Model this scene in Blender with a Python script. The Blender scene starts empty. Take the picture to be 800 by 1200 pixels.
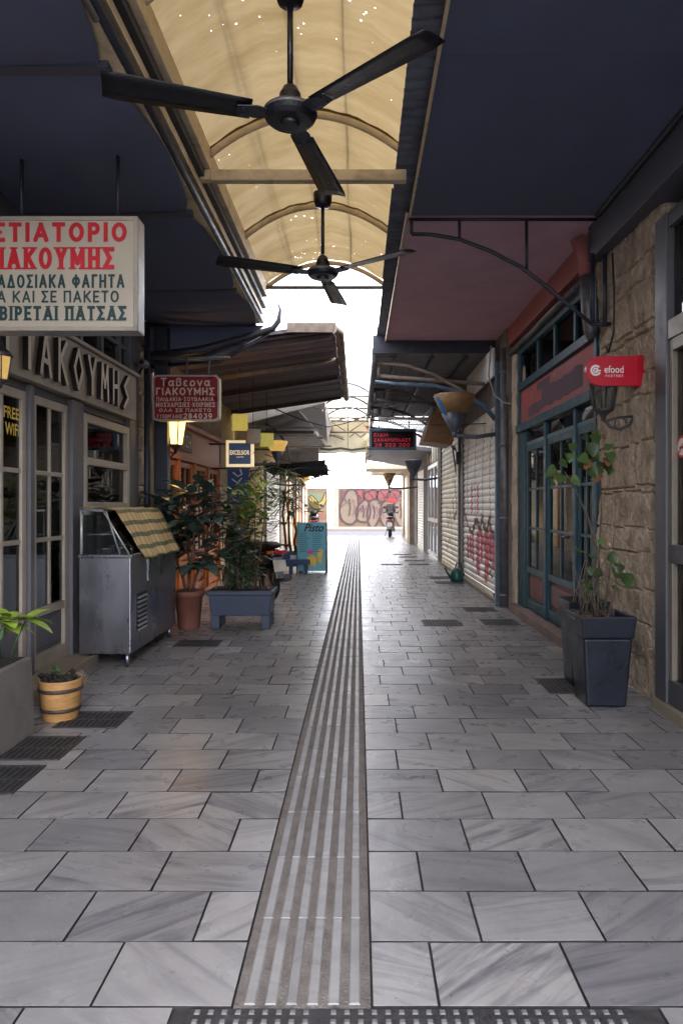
import bpy, bmesh, math, random
from mathutils import Vector, Matrix, noise
R = math.radians
random.seed(7)
sc = bpy.context.scene
col = sc.collection

# ------------------------------------------------------------------ camera, light, exposure
EYE = 1.4
cam_d = bpy.data.cameras.new('camera')
cam = bpy.data.objects.new('camera', cam_d)
col.objects.link(cam)
cam.location = (0, 0, EYE)
cam.rotation_euler = (R(90), 0, 0)
cam_d.sensor_width = 36
cam_d.lens = 24
cam_d.shift_x = -20 / 1200
cam_d.shift_y = -8 / 1200
cam_d.clip_start = 0.05
cam_d.clip_end = 900
sc.camera = cam

SUN = Vector((0.60, -0.12, 0.79)).normalized()
w = bpy.data.worlds.new('World')
sc.world = w
w.use_nodes = True
wn = w.node_tree.nodes
sky = wn.new('ShaderNodeTexSky')
sky.sky_type = 'NISHITA'
sky.sun_disc = False
sky.sun_elevation = math.asin(SUN.z)
sky.sun_rotation = math.atan2(SUN.x, SUN.y)
sky.dust_density = 3.0
sky.air_density = 1.0
bg = wn['Background']
# thin bright cloud veil over the blue
wtc = wn.new('ShaderNodeTexCoord')
wns = wn.new('ShaderNodeTexNoise'); wns.inputs['Scale'].default_value = 3; wns.inputs['Detail'].default_value = 6
wmr = wn.new('ShaderNodeMapRange'); wmr.inputs[1].default_value = .3; wmr.inputs[2].default_value = .7
wmr.inputs[3].default_value = .72; wmr.inputs[4].default_value = .98
wmx = wn.new('ShaderNodeMix'); wmx.data_type = 'RGBA'
wmx.inputs[7].default_value = (8.9, 9.0, 9.9, 1)
wl = w.node_tree.links.new
wl(wtc.outputs['Generated'], wns.inputs['Vector']); wl(wns.outputs[0], wmr.inputs[0]); wl(wmr.outputs[0], wmx.inputs[0])
wl(sky.outputs[0], wmx.inputs[6]); wl(wmx.outputs[2], bg.inputs[0])
bg.inputs[1].default_value = 0.14
sl = bpy.data.lights.new('sun', 'SUN')
sl.energy = 1.1
sl.angle = R(14)
sl.color = (1.0, 0.93, 0.82)
so = bpy.data.objects.new('sun', sl)
col.objects.link(so)
so.rotation_euler = SUN.to_track_quat('Z', 'Y').to_euler()
so.location = (20, -20, 40)

sc.view_settings.view_transform = 'Standard'
sc.view_settings.look = 'None'
sc.view_settings.gamma = 1
sc.view_settings.use_curve_mapping = False
sc.view_settings.exposure = 2.75
sc.render.engine = 'CYCLES'
cy = sc.cycles
cy.use_denoising = True
cy.max_bounces = 10
cy.diffuse_bounces = 5
cy.glossy_bounces = 4
cy.transmission_bounces = 6
cy.transparent_max_bounces = 12
cy.caustics_reflective = False
cy.caustics_refractive = False
cy.sample_clamp_indirect = 6
cy.use_adaptive_sampling = True

def at(px, py, Y):
    """photo position at a real distance Y -> world point"""
    return Vector(((px - 420) * Y / 800, Y, EYE - (py - 592) * Y / 800))

# ------------------------------------------------------------------ materials
def nd(nt, t, **kw):
    n = nt.nodes.new(t)
    for k, v in kw.items():
        setattr(n, k, v)
    return n

def mat(name, c, rough=.6, metal=0., var=.25, scale=6., bump=.15, bscale=60., dirt=None, dirt_amt=.4,
        dscale=2.5, stretch=(1, 1, 1), emit=None, estr=0., island=0., spec=.5, coat=0., hue=None):
    m = bpy.data.materials.new(name)
    m.use_nodes = True
    nt = m.node_tree
    L = nt.links.new
    b = nt.nodes['Principled BSDF']
    tc = nd(nt, 'ShaderNodeTexCoord')
    mp = nd(nt, 'ShaderNodeMapping')
    mp.inputs['Scale'].default_value = stretch
    L(tc.outputs['Object'], mp.inputs[0])
    n1 = nd(nt, 'ShaderNodeTexNoise')
    n1.inputs['Scale'].default_value = scale
    n1.inputs['Detail'].default_value = 6
    n1.inputs['Roughness'].default_value = .65
    L(mp.outputs[0], n1.inputs['Vector'])
    r1 = nd(nt, 'ShaderNodeMapRange')
    r1.inputs[1].default_value = .3
    r1.inputs[2].default_value = .7
    r1.inputs[3].default_value = 1 - var
    r1.inputs[4].default_value = 1 + var
    L(n1.outputs[0], r1.inputs[0])
    mul = nd(nt, 'ShaderNodeVectorMath', operation='SCALE')
    mul.inputs[0].default_value = c[:3]
    L(r1.outputs[0], mul.inputs['Scale'])
    out = mul.outputs[0]
    if island:
        g = nd(nt, 'ShaderNodeNewGeometry')
        r2 = nd(nt, 'ShaderNodeMapRange')
        r2.inputs[3].default_value = 1 - island
        r2.inputs[4].default_value = 1 + island
        L(g.outputs['Random Per Island'], r2.inputs[0])
        m2 = nd(nt, 'ShaderNodeVectorMath', operation='SCALE')
        L(out, m2.inputs[0])
        L(r2.outputs[0], m2.inputs['Scale'])
        out = m2.outputs[0]
        if hue:
            mx = nd(nt, 'ShaderNodeMix', data_type='RGBA')
            mx.inputs[7].default_value = (*hue, 1)
            r3 = nd(nt, 'ShaderNodeMath', operation='GREATER_THAN')
            r3.inputs[1].default_value = .86
            L(g.outputs['Random Per Island'], r3.inputs[0])
            L(r3.outputs[0], mx.inputs[0])
            L(out, mx.inputs[6])
            out = mx.outputs[2]
    if dirt:
        n2 = nd(nt, 'ShaderNodeTexNoise')
        n2.inputs['Scale'].default_value = dscale
        n2.inputs['Detail'].default_value = 8
        n2.inputs['Roughness'].default_value = .7
        n2.inputs['Distortion'].default_value = .6
        L(mp.outputs[0], n2.inputs['Vector'])
        r4 = nd(nt, 'ShaderNodeMapRange')
        r4.inputs[1].default_value = .48
        r4.inputs[2].default_value = .72
        r4.inputs[4].default_value = dirt_amt
        L(n2.outputs[0], r4.inputs[0])
        mx = nd(nt, 'ShaderNodeMix', data_type='RGBA')
        mx.inputs[7].default_value = (*dirt, 1)
        L(r4.outputs[0], mx.inputs[0])
        L(out, mx.inputs[6])
        out = mx.outputs[2]
    L(out, b.inputs['Base Color'])
    b.inputs['Metallic'].default_value = metal
    b.inputs['Specular IOR Level'].default_value = spec
    b.inputs['Coat Weight'].default_value = coat
    rr = nd(nt, 'ShaderNodeMapRange')
    rr.inputs[1].default_value = .3
    rr.inputs[2].default_value = .7
    rr.inputs[3].default_value = max(.03, rough - .1)
    rr.inputs[4].default_value = min(1, rough + .12)
    L(n1.outputs[0], rr.inputs[0])
    L(rr.outputs[0], b.inputs['Roughness'])
    if bump:
        n3 = nd(nt, 'ShaderNodeTexNoise')
        n3.inputs['Scale'].default_value = bscale
        n3.inputs['Detail'].default_value = 5
        L(mp.outputs[0], n3.inputs['Vector'])
        bp = nd(nt, 'ShaderNodeBump')
        bp.inputs['Strength'].default_value = bump
        bp.inputs['Distance'].default_value = .02
        L(n3.outputs[0], bp.inputs['Height'])
        L(bp.outputs[0], b.inputs['Normal'])
    if emit:
        b.inputs['Emission Color'].default_value = (*emit, 1)
        b.inputs['Emission Strength'].default_value = estr
    return m

def glass(name, tint=(.75, .8, .82), ior=1.5, rough=.02, dirt=.12):
    m = bpy.data.materials.new(name)
    m.use_nodes = True
    nt = m.node_tree
    L = nt.links.new
    nt.nodes.remove(nt.nodes['Principled BSDF'])
    o = nt.nodes['Material Output']
    t = nd(nt, 'ShaderNodeBsdfTransparent')
    t.inputs[0].default_value = (*tint, 1)
    g = nd(nt, 'ShaderNodeBsdfGlossy')
    g.inputs['Roughness'].default_value = rough
    f = nd(nt, 'ShaderNodeFresnel')
    f.inputs[0].default_value = ior
    mx = nd(nt, 'ShaderNodeMixShader')
    L(f.outputs[0], mx.inputs[0])
    L(t.outputs[0], mx.inputs[1])
    L(g.outputs[0], mx.inputs[2])
    d = nd(nt, 'ShaderNodeBsdfDiffuse')
    d.inputs[0].default_value = (.3, .3, .3, 1)
    n = nd(nt, 'ShaderNodeTexNoise')
    n.inputs['Scale'].default_value = 5
    n.inputs['Detail'].default_value = 8
    tc = nd(nt, 'ShaderNodeTexCoord')
    L(tc.outputs['Object'], n.inputs['Vector'])
    r = nd(nt, 'ShaderNodeMapRange')
    r.inputs[1].default_value = .45
    r.inputs[2].default_value = .75
    r.inputs[4].default_value = dirt
    L(n.outputs[0], r.inputs[0])
    m2 = nd(nt, 'ShaderNodeMixShader')
    L(r.outputs[0], m2.inputs[0])
    L(mx.outputs[0], m2.inputs[1])
    L(d.outputs[0], m2.inputs[2])
    L(m2.outputs[0], o.inputs[0])
    return m

def translucent(name, c, c2, trans=.7, pinhole_spots=True):
    m = bpy.data.materials.new(name)
    m.use_nodes = True
    nt = m.node_tree
    L = nt.links.new
    nt.nodes.remove(nt.nodes['Principled BSDF'])
    o = nt.nodes['Material Output']
    tc = nd(nt, 'ShaderNodeTexCoord')
    mp = nd(nt, 'ShaderNodeMapping')
    mp.inputs['Scale'].default_value = (.45, 2.2, .6)
    L(tc.outputs['Object'], mp.inputs[0])
    n = nd(nt, 'ShaderNodeTexNoise')
    n.inputs['Scale'].default_value = 2.2
    n.inputs['Detail'].default_value = 9
    n.inputs['Roughness'].default_value = .68
    n.inputs['Distortion'].default_value = .1
    L(mp.outputs[0], n.inputs['Vector'])
    cr = nd(nt, 'ShaderNodeMapRange')
    cr.inputs[1].default_value = .34
    cr.inputs[2].default_value = .95
    L(n.outputs[0], cr.inputs[0])
    mx = nd(nt, 'ShaderNodeMix', data_type='RGBA')
    mx.inputs[6].default_value = (*c, 1)
    mx.inputs[7].default_value = (*c2, 1)
    L(cr.outputs[0], mx.inputs[0])
    t = nd(nt, 'ShaderNodeBsdfTranslucent')
    d = nd(nt, 'ShaderNodeBsdfDiffuse')
    L(mx.outputs[2], t.inputs[0])
    L(mx.outputs[2], d.inputs[0])
    ms = nd(nt, 'ShaderNodeMixShader')
    ms.inputs[0].default_value = trans
    L(d.outputs[0], ms.inputs[1])
    L(t.outputs[0], ms.inputs[2])
    res = ms.outputs[0]
    if pinhole_spots:  # light through pinholes put into the colour as whiter translucent spots
        v = nd(nt, 'ShaderNodeTexVoronoi')
        v.inputs['Scale'].default_value = 16
        v.inputs['Randomness'].default_value = 1
        L(tc.outputs['Object'], v.inputs['Vector'])
        n2 = nd(nt, 'ShaderNodeTexNoise')
        n2.inputs['Scale'].default_value = 1.3
        L(tc.outputs['Object'], n2.inputs['Vector'])
        r = nd(nt, 'ShaderNodeMapRange')
        r.inputs[1].default_value = .46
        r.inputs[2].default_value = .7
        r.inputs[3].default_value = 0
        r.inputs[4].default_value = .12
        L(n2.outputs[0], r.inputs[0])
        lt = nd(nt, 'ShaderNodeMath', operation='LESS_THAN')
        L(v.outputs['Distance'], lt.inputs[0])
        L(r.outputs[0], lt.inputs[1])
        tr = nd(nt, 'ShaderNodeBsdfTranslucent')
        tr.inputs[0].default_value = (1, .95, .8, 1)
        m3 = nd(nt, 'ShaderNodeMixShader')
        L(lt.outputs[0], m3.inputs[0])
        L(res, m3.inputs[1])
        L(tr.outputs[0], m3.inputs[2])
        res = m3.outputs[0]
    L(res, o.inputs[0])
    return m

def marble(name, lo, hi, vein, rough=.275):
    m = bpy.data.materials.new(name)
    m.use_nodes = True
    nt = m.node_tree
    L = nt.links.new
    b = nt.nodes['Principled BSDF']
    a = nd(nt, 'ShaderNodeVertexColor', layer_name='tone')
    sp = nd(nt, 'ShaderNodeSeparateColor')
    L(a.outputs[0], sp.inputs[0])
    tc = nd(nt, 'ShaderNodeTexCoord')
    off = nd(nt, 'ShaderNodeMath', operation='MULTIPLY')
    off.inputs[1].default_value = 60
    L(sp.outputs[1], off.inputs[0])
    ang = nd(nt, 'ShaderNodeMath', operation='MULTIPLY_ADD')
    ang.inputs[1].default_value = 1.5
    ang.inputs[2].default_value = -.75
    L(sp.outputs[2], ang.inputs[0])
    vr = nd(nt, 'ShaderNodeVectorRotate', rotation_type='Z_AXIS')
    L(tc.outputs['Object'], vr.inputs['Vector'])
    L(ang.outputs[0], vr.inputs['Angle'])
    cb = nd(nt, 'ShaderNodeCombineXYZ')
    L(off.outputs[0], cb.inputs[2])
    L(off.outputs[0], cb.inputs[0])
    ad = nd(nt, 'ShaderNodeVectorMath', operation='ADD')
    L(vr.outputs[0], ad.inputs[0])
    L(cb.outputs[0], ad.inputs[1])
    mp = nd(nt, 'ShaderNodeMapping')
    mp.inputs['Scale'].default_value = (1.0, 9, 1)
    L(ad.outputs[0], mp.inputs[0])
    n = nd(nt, 'ShaderNodeTexNoise')
    n.inputs['Scale'].default_value = 1.5
    n.inputs['Detail'].default_value = 9
    n.inputs['Roughness'].default_value = .62
    n.inputs['Distortion'].default_value = .9
    L(mp.outputs[0], n.inputs['Vector'])
    r = nd(nt, 'ShaderNodeMapRange')
    r.inputs[1].default_value = .46
    r.inputs[2].default_value = .70
    r.inputs[4].default_value = .9
    L(n.outputs[0], r.inputs[0])
    # a few tiles carry strong dark bands
    st = nd(nt, 'ShaderNodeMapRange')
    st.inputs[1].default_value = .1
    st.inputs[2].default_value = 1
    st.inputs[3].default_value = .3
    st.inputs[4].default_value = 1
    L(sp.outputs[1], st.inputs[0])
    vm = nd(nt, 'ShaderNodeMath', operation='MULTIPLY')
    L(r.outputs[0], vm.inputs[0])
    L(st.outputs[0], vm.inputs[1])
    mx = nd(nt, 'ShaderNodeMix', data_type='RGBA')
    mx.inputs[6].default_value = (*lo, 1)
    mx.inputs[7].default_value = (*hi, 1)
    L(sp.outputs[0], mx.inputs[0])
    m2 = nd(nt, 'ShaderNodeMix', data_type='RGBA')
    m2.inputs[7].default_value = (*vein, 1)
    L(vm.outputs[0], m2.inputs[0])
    L(mx.outputs[2], m2.inputs[6])
    # walked-in grime, large and soft, with specks
    n4 = nd(nt, 'ShaderNodeTexNoise')
    n4.inputs['Scale'].default_value = 1.1
    n4.inputs['Detail'].default_value = 10
    n4.inputs['Roughness'].default_value = .75
    L(tc.outputs['Object'], n4.inputs['Vector'])
    r4 = nd(nt, 'ShaderNodeMapRange')
    r4.inputs[1].default_value = .42
    r4.inputs[2].default_value = .68
    r4.inputs[4].default_value = .45
    L(n4.outputs[0], r4.inputs[0])
    m4 = nd(nt, 'ShaderNodeMix', data_type='RGBA')
    m4.inputs[7].default_value = (.10, .095, .10, 1)
    L(r4.outputs[0], m4.inputs[0])
    L(m2.outputs[2], m4.inputs[6])
    vo = nd(nt, 'ShaderNodeTexVoronoi'); vo.inputs['Scale'].default_value = 8
    L(tc.outputs['Object'], vo.inputs['Vector'])
    vs_ = nd(nt, 'ShaderNodeSeparateColor'); L(vo.outputs['Color'], vs_.inputs[0])
    vr_ = nd(nt, 'ShaderNodeMapRange'); vr_.inputs[1].default_value = .55; vr_.inputs[2].default_value = 1; vr_.inputs[3].default_value = .0; vr_.inputs[4].default_value = .045
    L(vs_.outputs[0], vr_.inputs[0])
    vl = nd(nt, 'ShaderNodeMath', operation='LESS_THAN'); L(vo.outputs['Distance'], vl.inputs[0]); L(vr_.outputs[0], vl.inputs[1])
    vm2 = nd(nt, 'ShaderNodeMath', operation='MULTIPLY'); vm2.inputs[1].default_value = .55; L(vl.outputs[0], vm2.inputs[0])
    m5 = nd(nt, 'ShaderNodeMix', data_type='RGBA'); m5.inputs[7].default_value = (.07, .065, .06, 1)
    L(vm2.outputs[0], m5.inputs[0]); L(m4.outputs[2], m5.inputs[6])
    L(m5.outputs[2], b.inputs['Base Color']); b.inputs['Specular IOR Level'].default_value = .4
    n5 = nd(nt, 'ShaderNodeTexNoise')
    n5.inputs['Scale'].default_value = 7
    n5.inputs['Detail'].default_value = 8
    L(tc.outputs['Object'], n5.inputs['Vector'])
    rr = nd(nt, 'ShaderNodeMapRange')
    rr.inputs[1].default_value = .3
    rr.inputs[2].default_value = .7
    rr.inputs[3].default_value = rough - .03
    rr.inputs[4].default_value = rough + .10
    L(n5.outputs[0], rr.inputs[0])
    L(rr.outputs[0], b.inputs['Roughness'])
    bp = nd(nt, 'ShaderNodeBump')
    bp.inputs['Strength'].default_value = .22
    bp.inputs['Distance'].default_value = .008
    n6 = nd(nt, 'ShaderNodeTexNoise')
    n6.inputs['Scale'].default_value = 22
    n6.inputs['Detail'].default_value = 6
    L(tc.outputs['Object'], n6.inputs['Vector'])
    L(n6.outputs[0], bp.inputs['Height'])
    L(bp.outputs[0], b.inputs['Normal'])
    return m

M = {}
M['marble'] = marble('marble', (.19, .18, .186), (.37, .35, .335), (.055, .056, .076))
M['rib'] = marble('rib_marble', (.25, .24, .23), (.345, .33, .315), (.16, .15, .16), .40)
M['grout'] = mat('grout', (.035, .032, .032), .9, var=.4, scale=20)
M['groove'] = mat('groove', (.17, .148, .13), .9, var=.35, scale=14, bump=.5, bscale=120)
M['dark_iron'] = mat('dark_iron', (.075, .072, .075), .55, .6, var=.4, scale=20, bump=.3)
M['pit_dark'] = mat('pit_dark', (.018, .017, .016), .9, bump=0)
M['asphalt'] = mat('asphalt', (.05, .05, .055), .9, var=.2, scale=30, bump=.6, bscale=200)
M['pale_stone'] = mat('pale_stone', (.25, .205, .15), .85, var=.2, scale=9, dirt=(.2, .14, .09), dirt_amt=.5)
M['navy'] = mat('navy_soffit', (.10, .118, .195), .75, var=.16, scale=2.0, bump=.05, dirt=(.12, .125, .16), dirt_amt=.6, dscale=1.2)
M['navy_bar'] = mat('navy_bar', (.075, .08, .105), .6, var=.2, bump=.05)
M['cream'] = mat('cream_steel', (.66, .54, .36), .55, var=.15, scale=4, dirt=(.16, .09, .05), dirt_amt=.6, dscale=5)
M['dark_steel'] = mat('dark_steel', (.03, .034, .048), .5, .3, var=.3, scale=12)
M['blue_steel'] = mat('blue_steel', (.06, .11, .16), .45, .2, var=.35, scale=9, dirt=(.12, .08, .05), dirt_amt=.6, dscale=8)
M['gal'] = mat('galvanised', (.16, .16, .17), .5, .5, var=.35, scale=7, dirt=(.10, .065, .04), dirt_amt=.7, dscale=6)
M['rusty'] = mat('rusty_pipe', (.27, .22, .18), .7, .1, var=.35, scale=9, dirt=(.13, .075, .05), dirt_amt=.7, dscale=9)
M['pink'] = mat('pink_soffit', (.62, .42, .52), .8, var=.12, scale=2.5, bump=.1, dirt=(.50, .34, .42), dirt_amt=.5, dscale=1.6)
M['pink_beam'] = mat('pink_beam', (.33, .105, .095), .7, var=.15, scale=5, dirt=(.2, .1, .09), dirt_amt=.5, dscale=5)
M['corr'] = mat('corrugated_sheet', (.12, .135, .18), .5, .2, var=.35, scale=6, dirt=(.09, .06, .05), dirt_amt=.6)
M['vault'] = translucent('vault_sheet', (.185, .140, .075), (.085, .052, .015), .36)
M['vault2'] = translucent('vault_sheet_far', (.62, .58, .48), (.42, .36, .26), .5, pinhole_spots=False)
M['grey_paint'] = mat('grey_paint', (.112, .110, .120), .5, var=.12, scale=5, bump=.08, dirt=(.05, .045, .045), dirt_amt=.5, dscale=3)
M['grey_light'] = mat('grey_light', (.40, .35, .275), .5, var=.1, scale=5, bump=.08, dirt=(.2, .17, .14), dirt_amt=.5, dscale=3)
M['letter'] = mat('letter_paint', (.74, .66, .52), .5, var=.12)
M['letter_side_shade'] = mat('letter_side_shade', (.035, .03, .035), .6)  # shade on the letter sides painted in as near black
M['interior'] = mat('interior', (.03, .028, .03), .9, var=.5, scale=2)
M['interior_warm'] = mat('interior_warm', (.12, .07, .04), .9, var=.5, scale=3)
M['curtain'] = mat('curtain', (.45, .44, .42), .9, var=.15)
M['glass'] = glass('glass')
M['glass_dark'] = glass('glass_dark', (.3, .33, .35), 1.42)
M['glass_shop'] = glass('glass_shop', (.35, .4, .4), 1.16, dirt=.03)
M['glass_case'] = glass('glass_case', (.85, .9, .9), 1.45, dirt=.06)
M['wood'] = mat('varnished_wood', (.36, .11, .028), .45, var=.55, scale=5, stretch=(4, 4, .4), bump=.15)
M['wood_dark'] = mat('wood_dark', (.055, .035, .032), .5, var=.4, scale=5, stretch=(4, 4, .4))
M['boards'] = mat('canopy_boards', (.14, .115, .14), .7, var=.5, scale=4, stretch=(.5, 6, 4), bump=.3, island=.45, dirt=(.045, .032, .035), dirt_amt=.6)
def stone_mat():
    m = mat('rough_stone', (.41, .325, .235), .92, var=.4, scale=9, bump=1.0, bscale=38, dirt=(.11, .072, .066), dirt_amt=.9, dscale=3.0, stretch=(1, 1, .8))
    nt = m.node_tree; L = nt.links.new
    b = nt.nodes['Principled BSDF']
    src = b.inputs['Base Color'].links[0].from_socket
    tc = nd(nt, 'ShaderNodeTexCoord')
    n = nd(nt, 'ShaderNodeTexNoise'); n.inputs['Scale'].default_value = 7; n.inputs['Detail'].default_value = 10; n.inputs['Roughness'].default_value = .8
    mp = nd(nt, 'ShaderNodeMapping'); mp.inputs['Location'].default_value = (5, 3, 1); mp.inputs['Scale'].default_value = (1, 1.6, .6)
    L(tc.outputs['Object'], mp.inputs[0]); L(mp.outputs[0], n.inputs['Vector'])
    r = nd(nt, 'ShaderNodeMapRange'); r.inputs[1].default_value = .52; r.inputs[2].default_value = .66; r.inputs[4].default_value = .8
    L(n.outputs[0], r.inputs[0])
    mx = nd(nt, 'ShaderNodeMix', data_type='RGBA'); mx.inputs[7].default_value = (.68, .57, .40, 1)
    L(r.outputs[0], mx.inputs[0]); L(src, mx.inputs[6]); L(mx.outputs[2], b.inputs['Base Color'])
    return m
M['stone'] = stone_mat()
M['plaster'] = mat('plaster', (.44, .36, .26), .9, var=.2, scale=3, bump=.3, bscale=40, dirt=(.18, .13, .1), dirt_amt=.6)
M['old_wall'] = mat('old_wall', (.17, .15, .14), .9, var=.3, scale=3, bump=.3, bscale=30, dirt=(.08, .06, .05), dirt_amt=.6)
M['yellow_wall'] = mat('yellow_wall', (.55, .40, .15), .85, var=.2, scale=3, dirt=(.22, .15, .07), dirt_amt=.6)
M['teal'] = mat('teal_paint', (.001, .048, .072), .45, var=.25, scale=7, bump=.1, dirt=(.006, .026, .036), dirt_amt=.5, dscale=6)
M['teal_light'] = mat('teal_edge', (.03, .12, .14), .4, var=.3, scale=7, dirt=(.12, .11, .1), dirt_amt=.5, dscale=7)
M['red_panel'] = mat('red_panel', (.15, .04, .04), .5, var=.3, scale=6, dirt=(.07, .03, .035), dirt_amt=.6)
M['red_board'] = mat('faded_red_board', (.30, .055, .05), .6, var=.3, scale=3, dirt=(.13, .075, .09), dirt_amt=.9, dscale=2.2)
M['mauve'] = mat('faded_patch', (.085, .05, .07), .8, var=.3, scale=5, stretch=(1, 3, 1))
M['shutter'] = mat('shutter_slats', (.74, .71, .64), .5, .1, var=.16, scale=4, dirt=(.36, .30, .22), dirt_amt=.7, dscale=3)
M['shutter_y'] = mat('shutter_yellowed', (.70, .63, .46), .5, .1, var=.18, scale=4, dirt=(.38, .30, .17), dirt_amt=.7, dscale=3)
M['alu'] = mat('aluminium', (.55, .54, .52), .4, .5, var=.15)
M['grey_alu'] = mat('grey_aluminium', (.085, .085, .095), .45, .2, var=.15)
M['taupe_alu'] = mat('taupe_aluminium', (.19, .165, .125), .45, .2, var=.15)
M['steel'] = mat('brushed_steel', (.34, .35, .39), .27, .92, var=.08, scale=1.6, stretch=(1.5, 1.5, .5), bump=.03, bscale=30)
M['black'] = mat('black_plastic', (.012, .012, .014), .45, var=.2)
M['fan_black'] = mat('fan_black', (.007, .007, .011), .35, var=.3)
M['terracotta'] = mat('terracotta', (.20, .075, .05), .7, var=.2, scale=7, dirt=(.12, .07, .06), dirt_amt=.5)
M['planter_blue'] = mat('planter_blue', (.04, .055, .092), .55, var=.15, scale=6, dirt=(.06, .065, .08), dirt_amt=.5)
M['planter_navy'] = mat('planter_navy', (.006, .009, .018), .42, var=.25, scale=6, dirt=(.022, .024, .03), dirt_amt=.5)
M['bench_blue'] = mat('bench_blue', (.02, .06, .14), .5, var=.2)
M['concrete'] = mat('grey_box', (.17, .155, .14), .8, var=.15, scale=4, bump=.3, dirt=(.08, .07, .065), dirt_amt=.5)
M['wicker'] = mat('wicker_wood', (.50, .27, .09), .6, var=.35, scale=6, stretch=(1, 1, 5), dirt=(.15, .07, .03), dirt_amt=.5, dscale=6)
M['soil'] = mat('soil', (.022, .017, .014), .95, var=.5, scale=30, bump=1, bscale=50)
M['bark'] = mat('bark', (.10, .075, .055), .9, var=.4, scale=25, bump=.6)
M['twig'] = mat('dry_twig', (.24, .17, .11), .9, var=.4, scale=25)
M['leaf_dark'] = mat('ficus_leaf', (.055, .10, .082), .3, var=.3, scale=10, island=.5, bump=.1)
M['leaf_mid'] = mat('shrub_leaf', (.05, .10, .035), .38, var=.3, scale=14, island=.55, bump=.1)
M['leaf_lit'] = mat('lit_leaf', (.30, .44, .06), .45, var=.25, scale=14, island=.4, bump=.1, hue=(.26, .3, .07))  # sunlight on the top leaves put into a brighter leaf colour
M['leaf_pale'] = mat('variegated_leaf', (.10, .12, .085), .45, var=.4, scale=30, island=.6, bump=.1)
M['leaf_round'] = mat('round_leaf', (.045, .085, .022), .4, var=.3, scale=14, island=.45, bump=.1, hue=(.16, .07, .03))
M['leaf_palm'] = mat('palm_leaf', (.05, .07, .035), .45, var=.3, scale=14, island=.5)
M['white_acrylic'] = mat('white_acrylic', (.50, .44, .34), .35, var=.05, scale=2, bump=.02, dirt=(.45, .37, .27), dirt_amt=.5, dscale=2)
M['sign_red'] = mat('sign_red', (.56, .02, .03), .4, bump=0, var=.08)
M['sign_green'] = mat('sign_dark_green', (.012, .045, .045), .4, bump=0, var=.08)
M['deep_red'] = mat('deep_red_acrylic', (.27, .006, .02), .3, bump=0, var=.1)
M['sign_cream'] = mat('sign_cream', (.72, .60, .52), .5, bump=0, var=.08)
M['sign_edge'] = mat('sign_edge', (.42, .42, .42), .4, .2)
M['sign_yellow_edge'] = mat('sign_yellow_edge', (.62, .54, .28), .5)
M['efood_red'] = mat('bright_red_acrylic', (.50, .004, .022), .35, bump=0, var=.06)
M['sticker_red'] = mat('sticker_red', (.55, .03, .03), .5, bump=0)
M['white'] = mat('white_paint', (.78, .76, .72), .5, var=.06)
M['exc_blue'] = mat('navy_face', (.02, .055, .11), .4, bump=0, emit=(.02, .07, .16), estr=.05)
M['lit_white'] = mat('lit_frame', (.9, .8, .6), .4, bump=0, emit=(1, .78, .45), estr=.10)
M['banner_blue'] = mat('banner_blue', (.015, .05, .17), .7)
M['banner_white'] = mat('banner_script', (.5, .55, .62), .7)
M['led_case'] = mat('led_case', (.055, .10, .15), .4, var=.3)
M['led'] = mat('led_red', (.5, .02, .04), .5, bump=0, emit=(1, .03, .08), estr=.04)
M['menu_blue'] = mat('menu_blue', (.10, .40, .50), .45, bump=0, var=.05)
M['menu_text'] = mat('menu_text', (.04, .14, .19), .6, bump=0)
M['yellow'] = mat('yellow_print', (.72, .50, .06), .5, bump=0, var=.3, scale=14)
M['magenta'] = mat('magenta_print', (.55, .05, .2), .5, bump=0)
M['paper_y'] = mat('paper_yellow', (.60, .56, .22), .8, var=.15, bump=.1, emit=(.7, .6, .1), estr=.05)
M['paper_w'] = mat('paper_white', (.55, .52, .45), .8, var=.15)
M['amber'] = mat('amber_glass', (.9, .5, .12), .3, bump=0, emit=(1, .58, .16), estr=.7)
M['amber_off_glow'] = mat('amber_unlit_glow', (.5, .36, .09), .3, bump=0, emit=(1, .6, .2), estr=.06)  # faint glow added to the glass of an unlit lantern
M['lamp_yellow'] = mat('lamp_yellow', (.55, .32, .07), .4, var=.3, emit=(1, .6, .15), estr=.08)
M['lamp_tan'] = mat('lamp_tan', (.30, .17, .07), .5, var=.3, scale=9, dirt=(.14, .08, .05), dirt_amt=.6)
M['lamp_metal'] = mat('lamp_metal', (.10, .115, .15), .5, .3, var=.25)
M['sticker_blue'] = mat('sticker_blue', (.03, .17, .40), .5, bump=0)
M['sill_stone'] = mat('worn_sill', (.20, .14, .12), .8, var=.3, scale=6, bump=.3, dirt=(.10, .06, .055), dirt_amt=.6)
M['check'] = None
M['tyre'] = mat('tyre', (.015, .015, .015), .8)
M['scoot_black'] = mat('scooter_black', (.016, .017, .022), .25, var=.2, coat=.5)
M['scoot_silver'] = mat('scooter_silver', (.26, .27, .30), .35, .4, var=.15)
M['tail_red'] = mat('tail_red', (.5, .03, .05), .15, bump=0, coat=1)
M['tail_amber'] = mat('tail_amber', (.6, .14, .02), .15, bump=0, coat=1)
M['canvas'] = mat('painted_canvas', (.52, .47, .37), .9, var=.15, scale=3, bump=.2, bscale=12, dirt=(.28, .25, .2), dirt_amt=.6, dscale=2.5)
M['canvas_lit'] = translucent('canvas_cloth', (.62, .57, .43), (.40, .36, .27), .5, pinhole_spots=False)
M['ink'] = mat('ink', (.10, .11, .11), .8)
M['ink_red'] = mat('ink_red', (.45, .05, .05), .8)
M['ink_green'] = mat('ink_green', (.05, .35, .25), .8)
M['black_cloth'] = mat('black_cloth', (.014, .013, .015), .9, var=.4, bump=.4, bscale=20)
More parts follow.
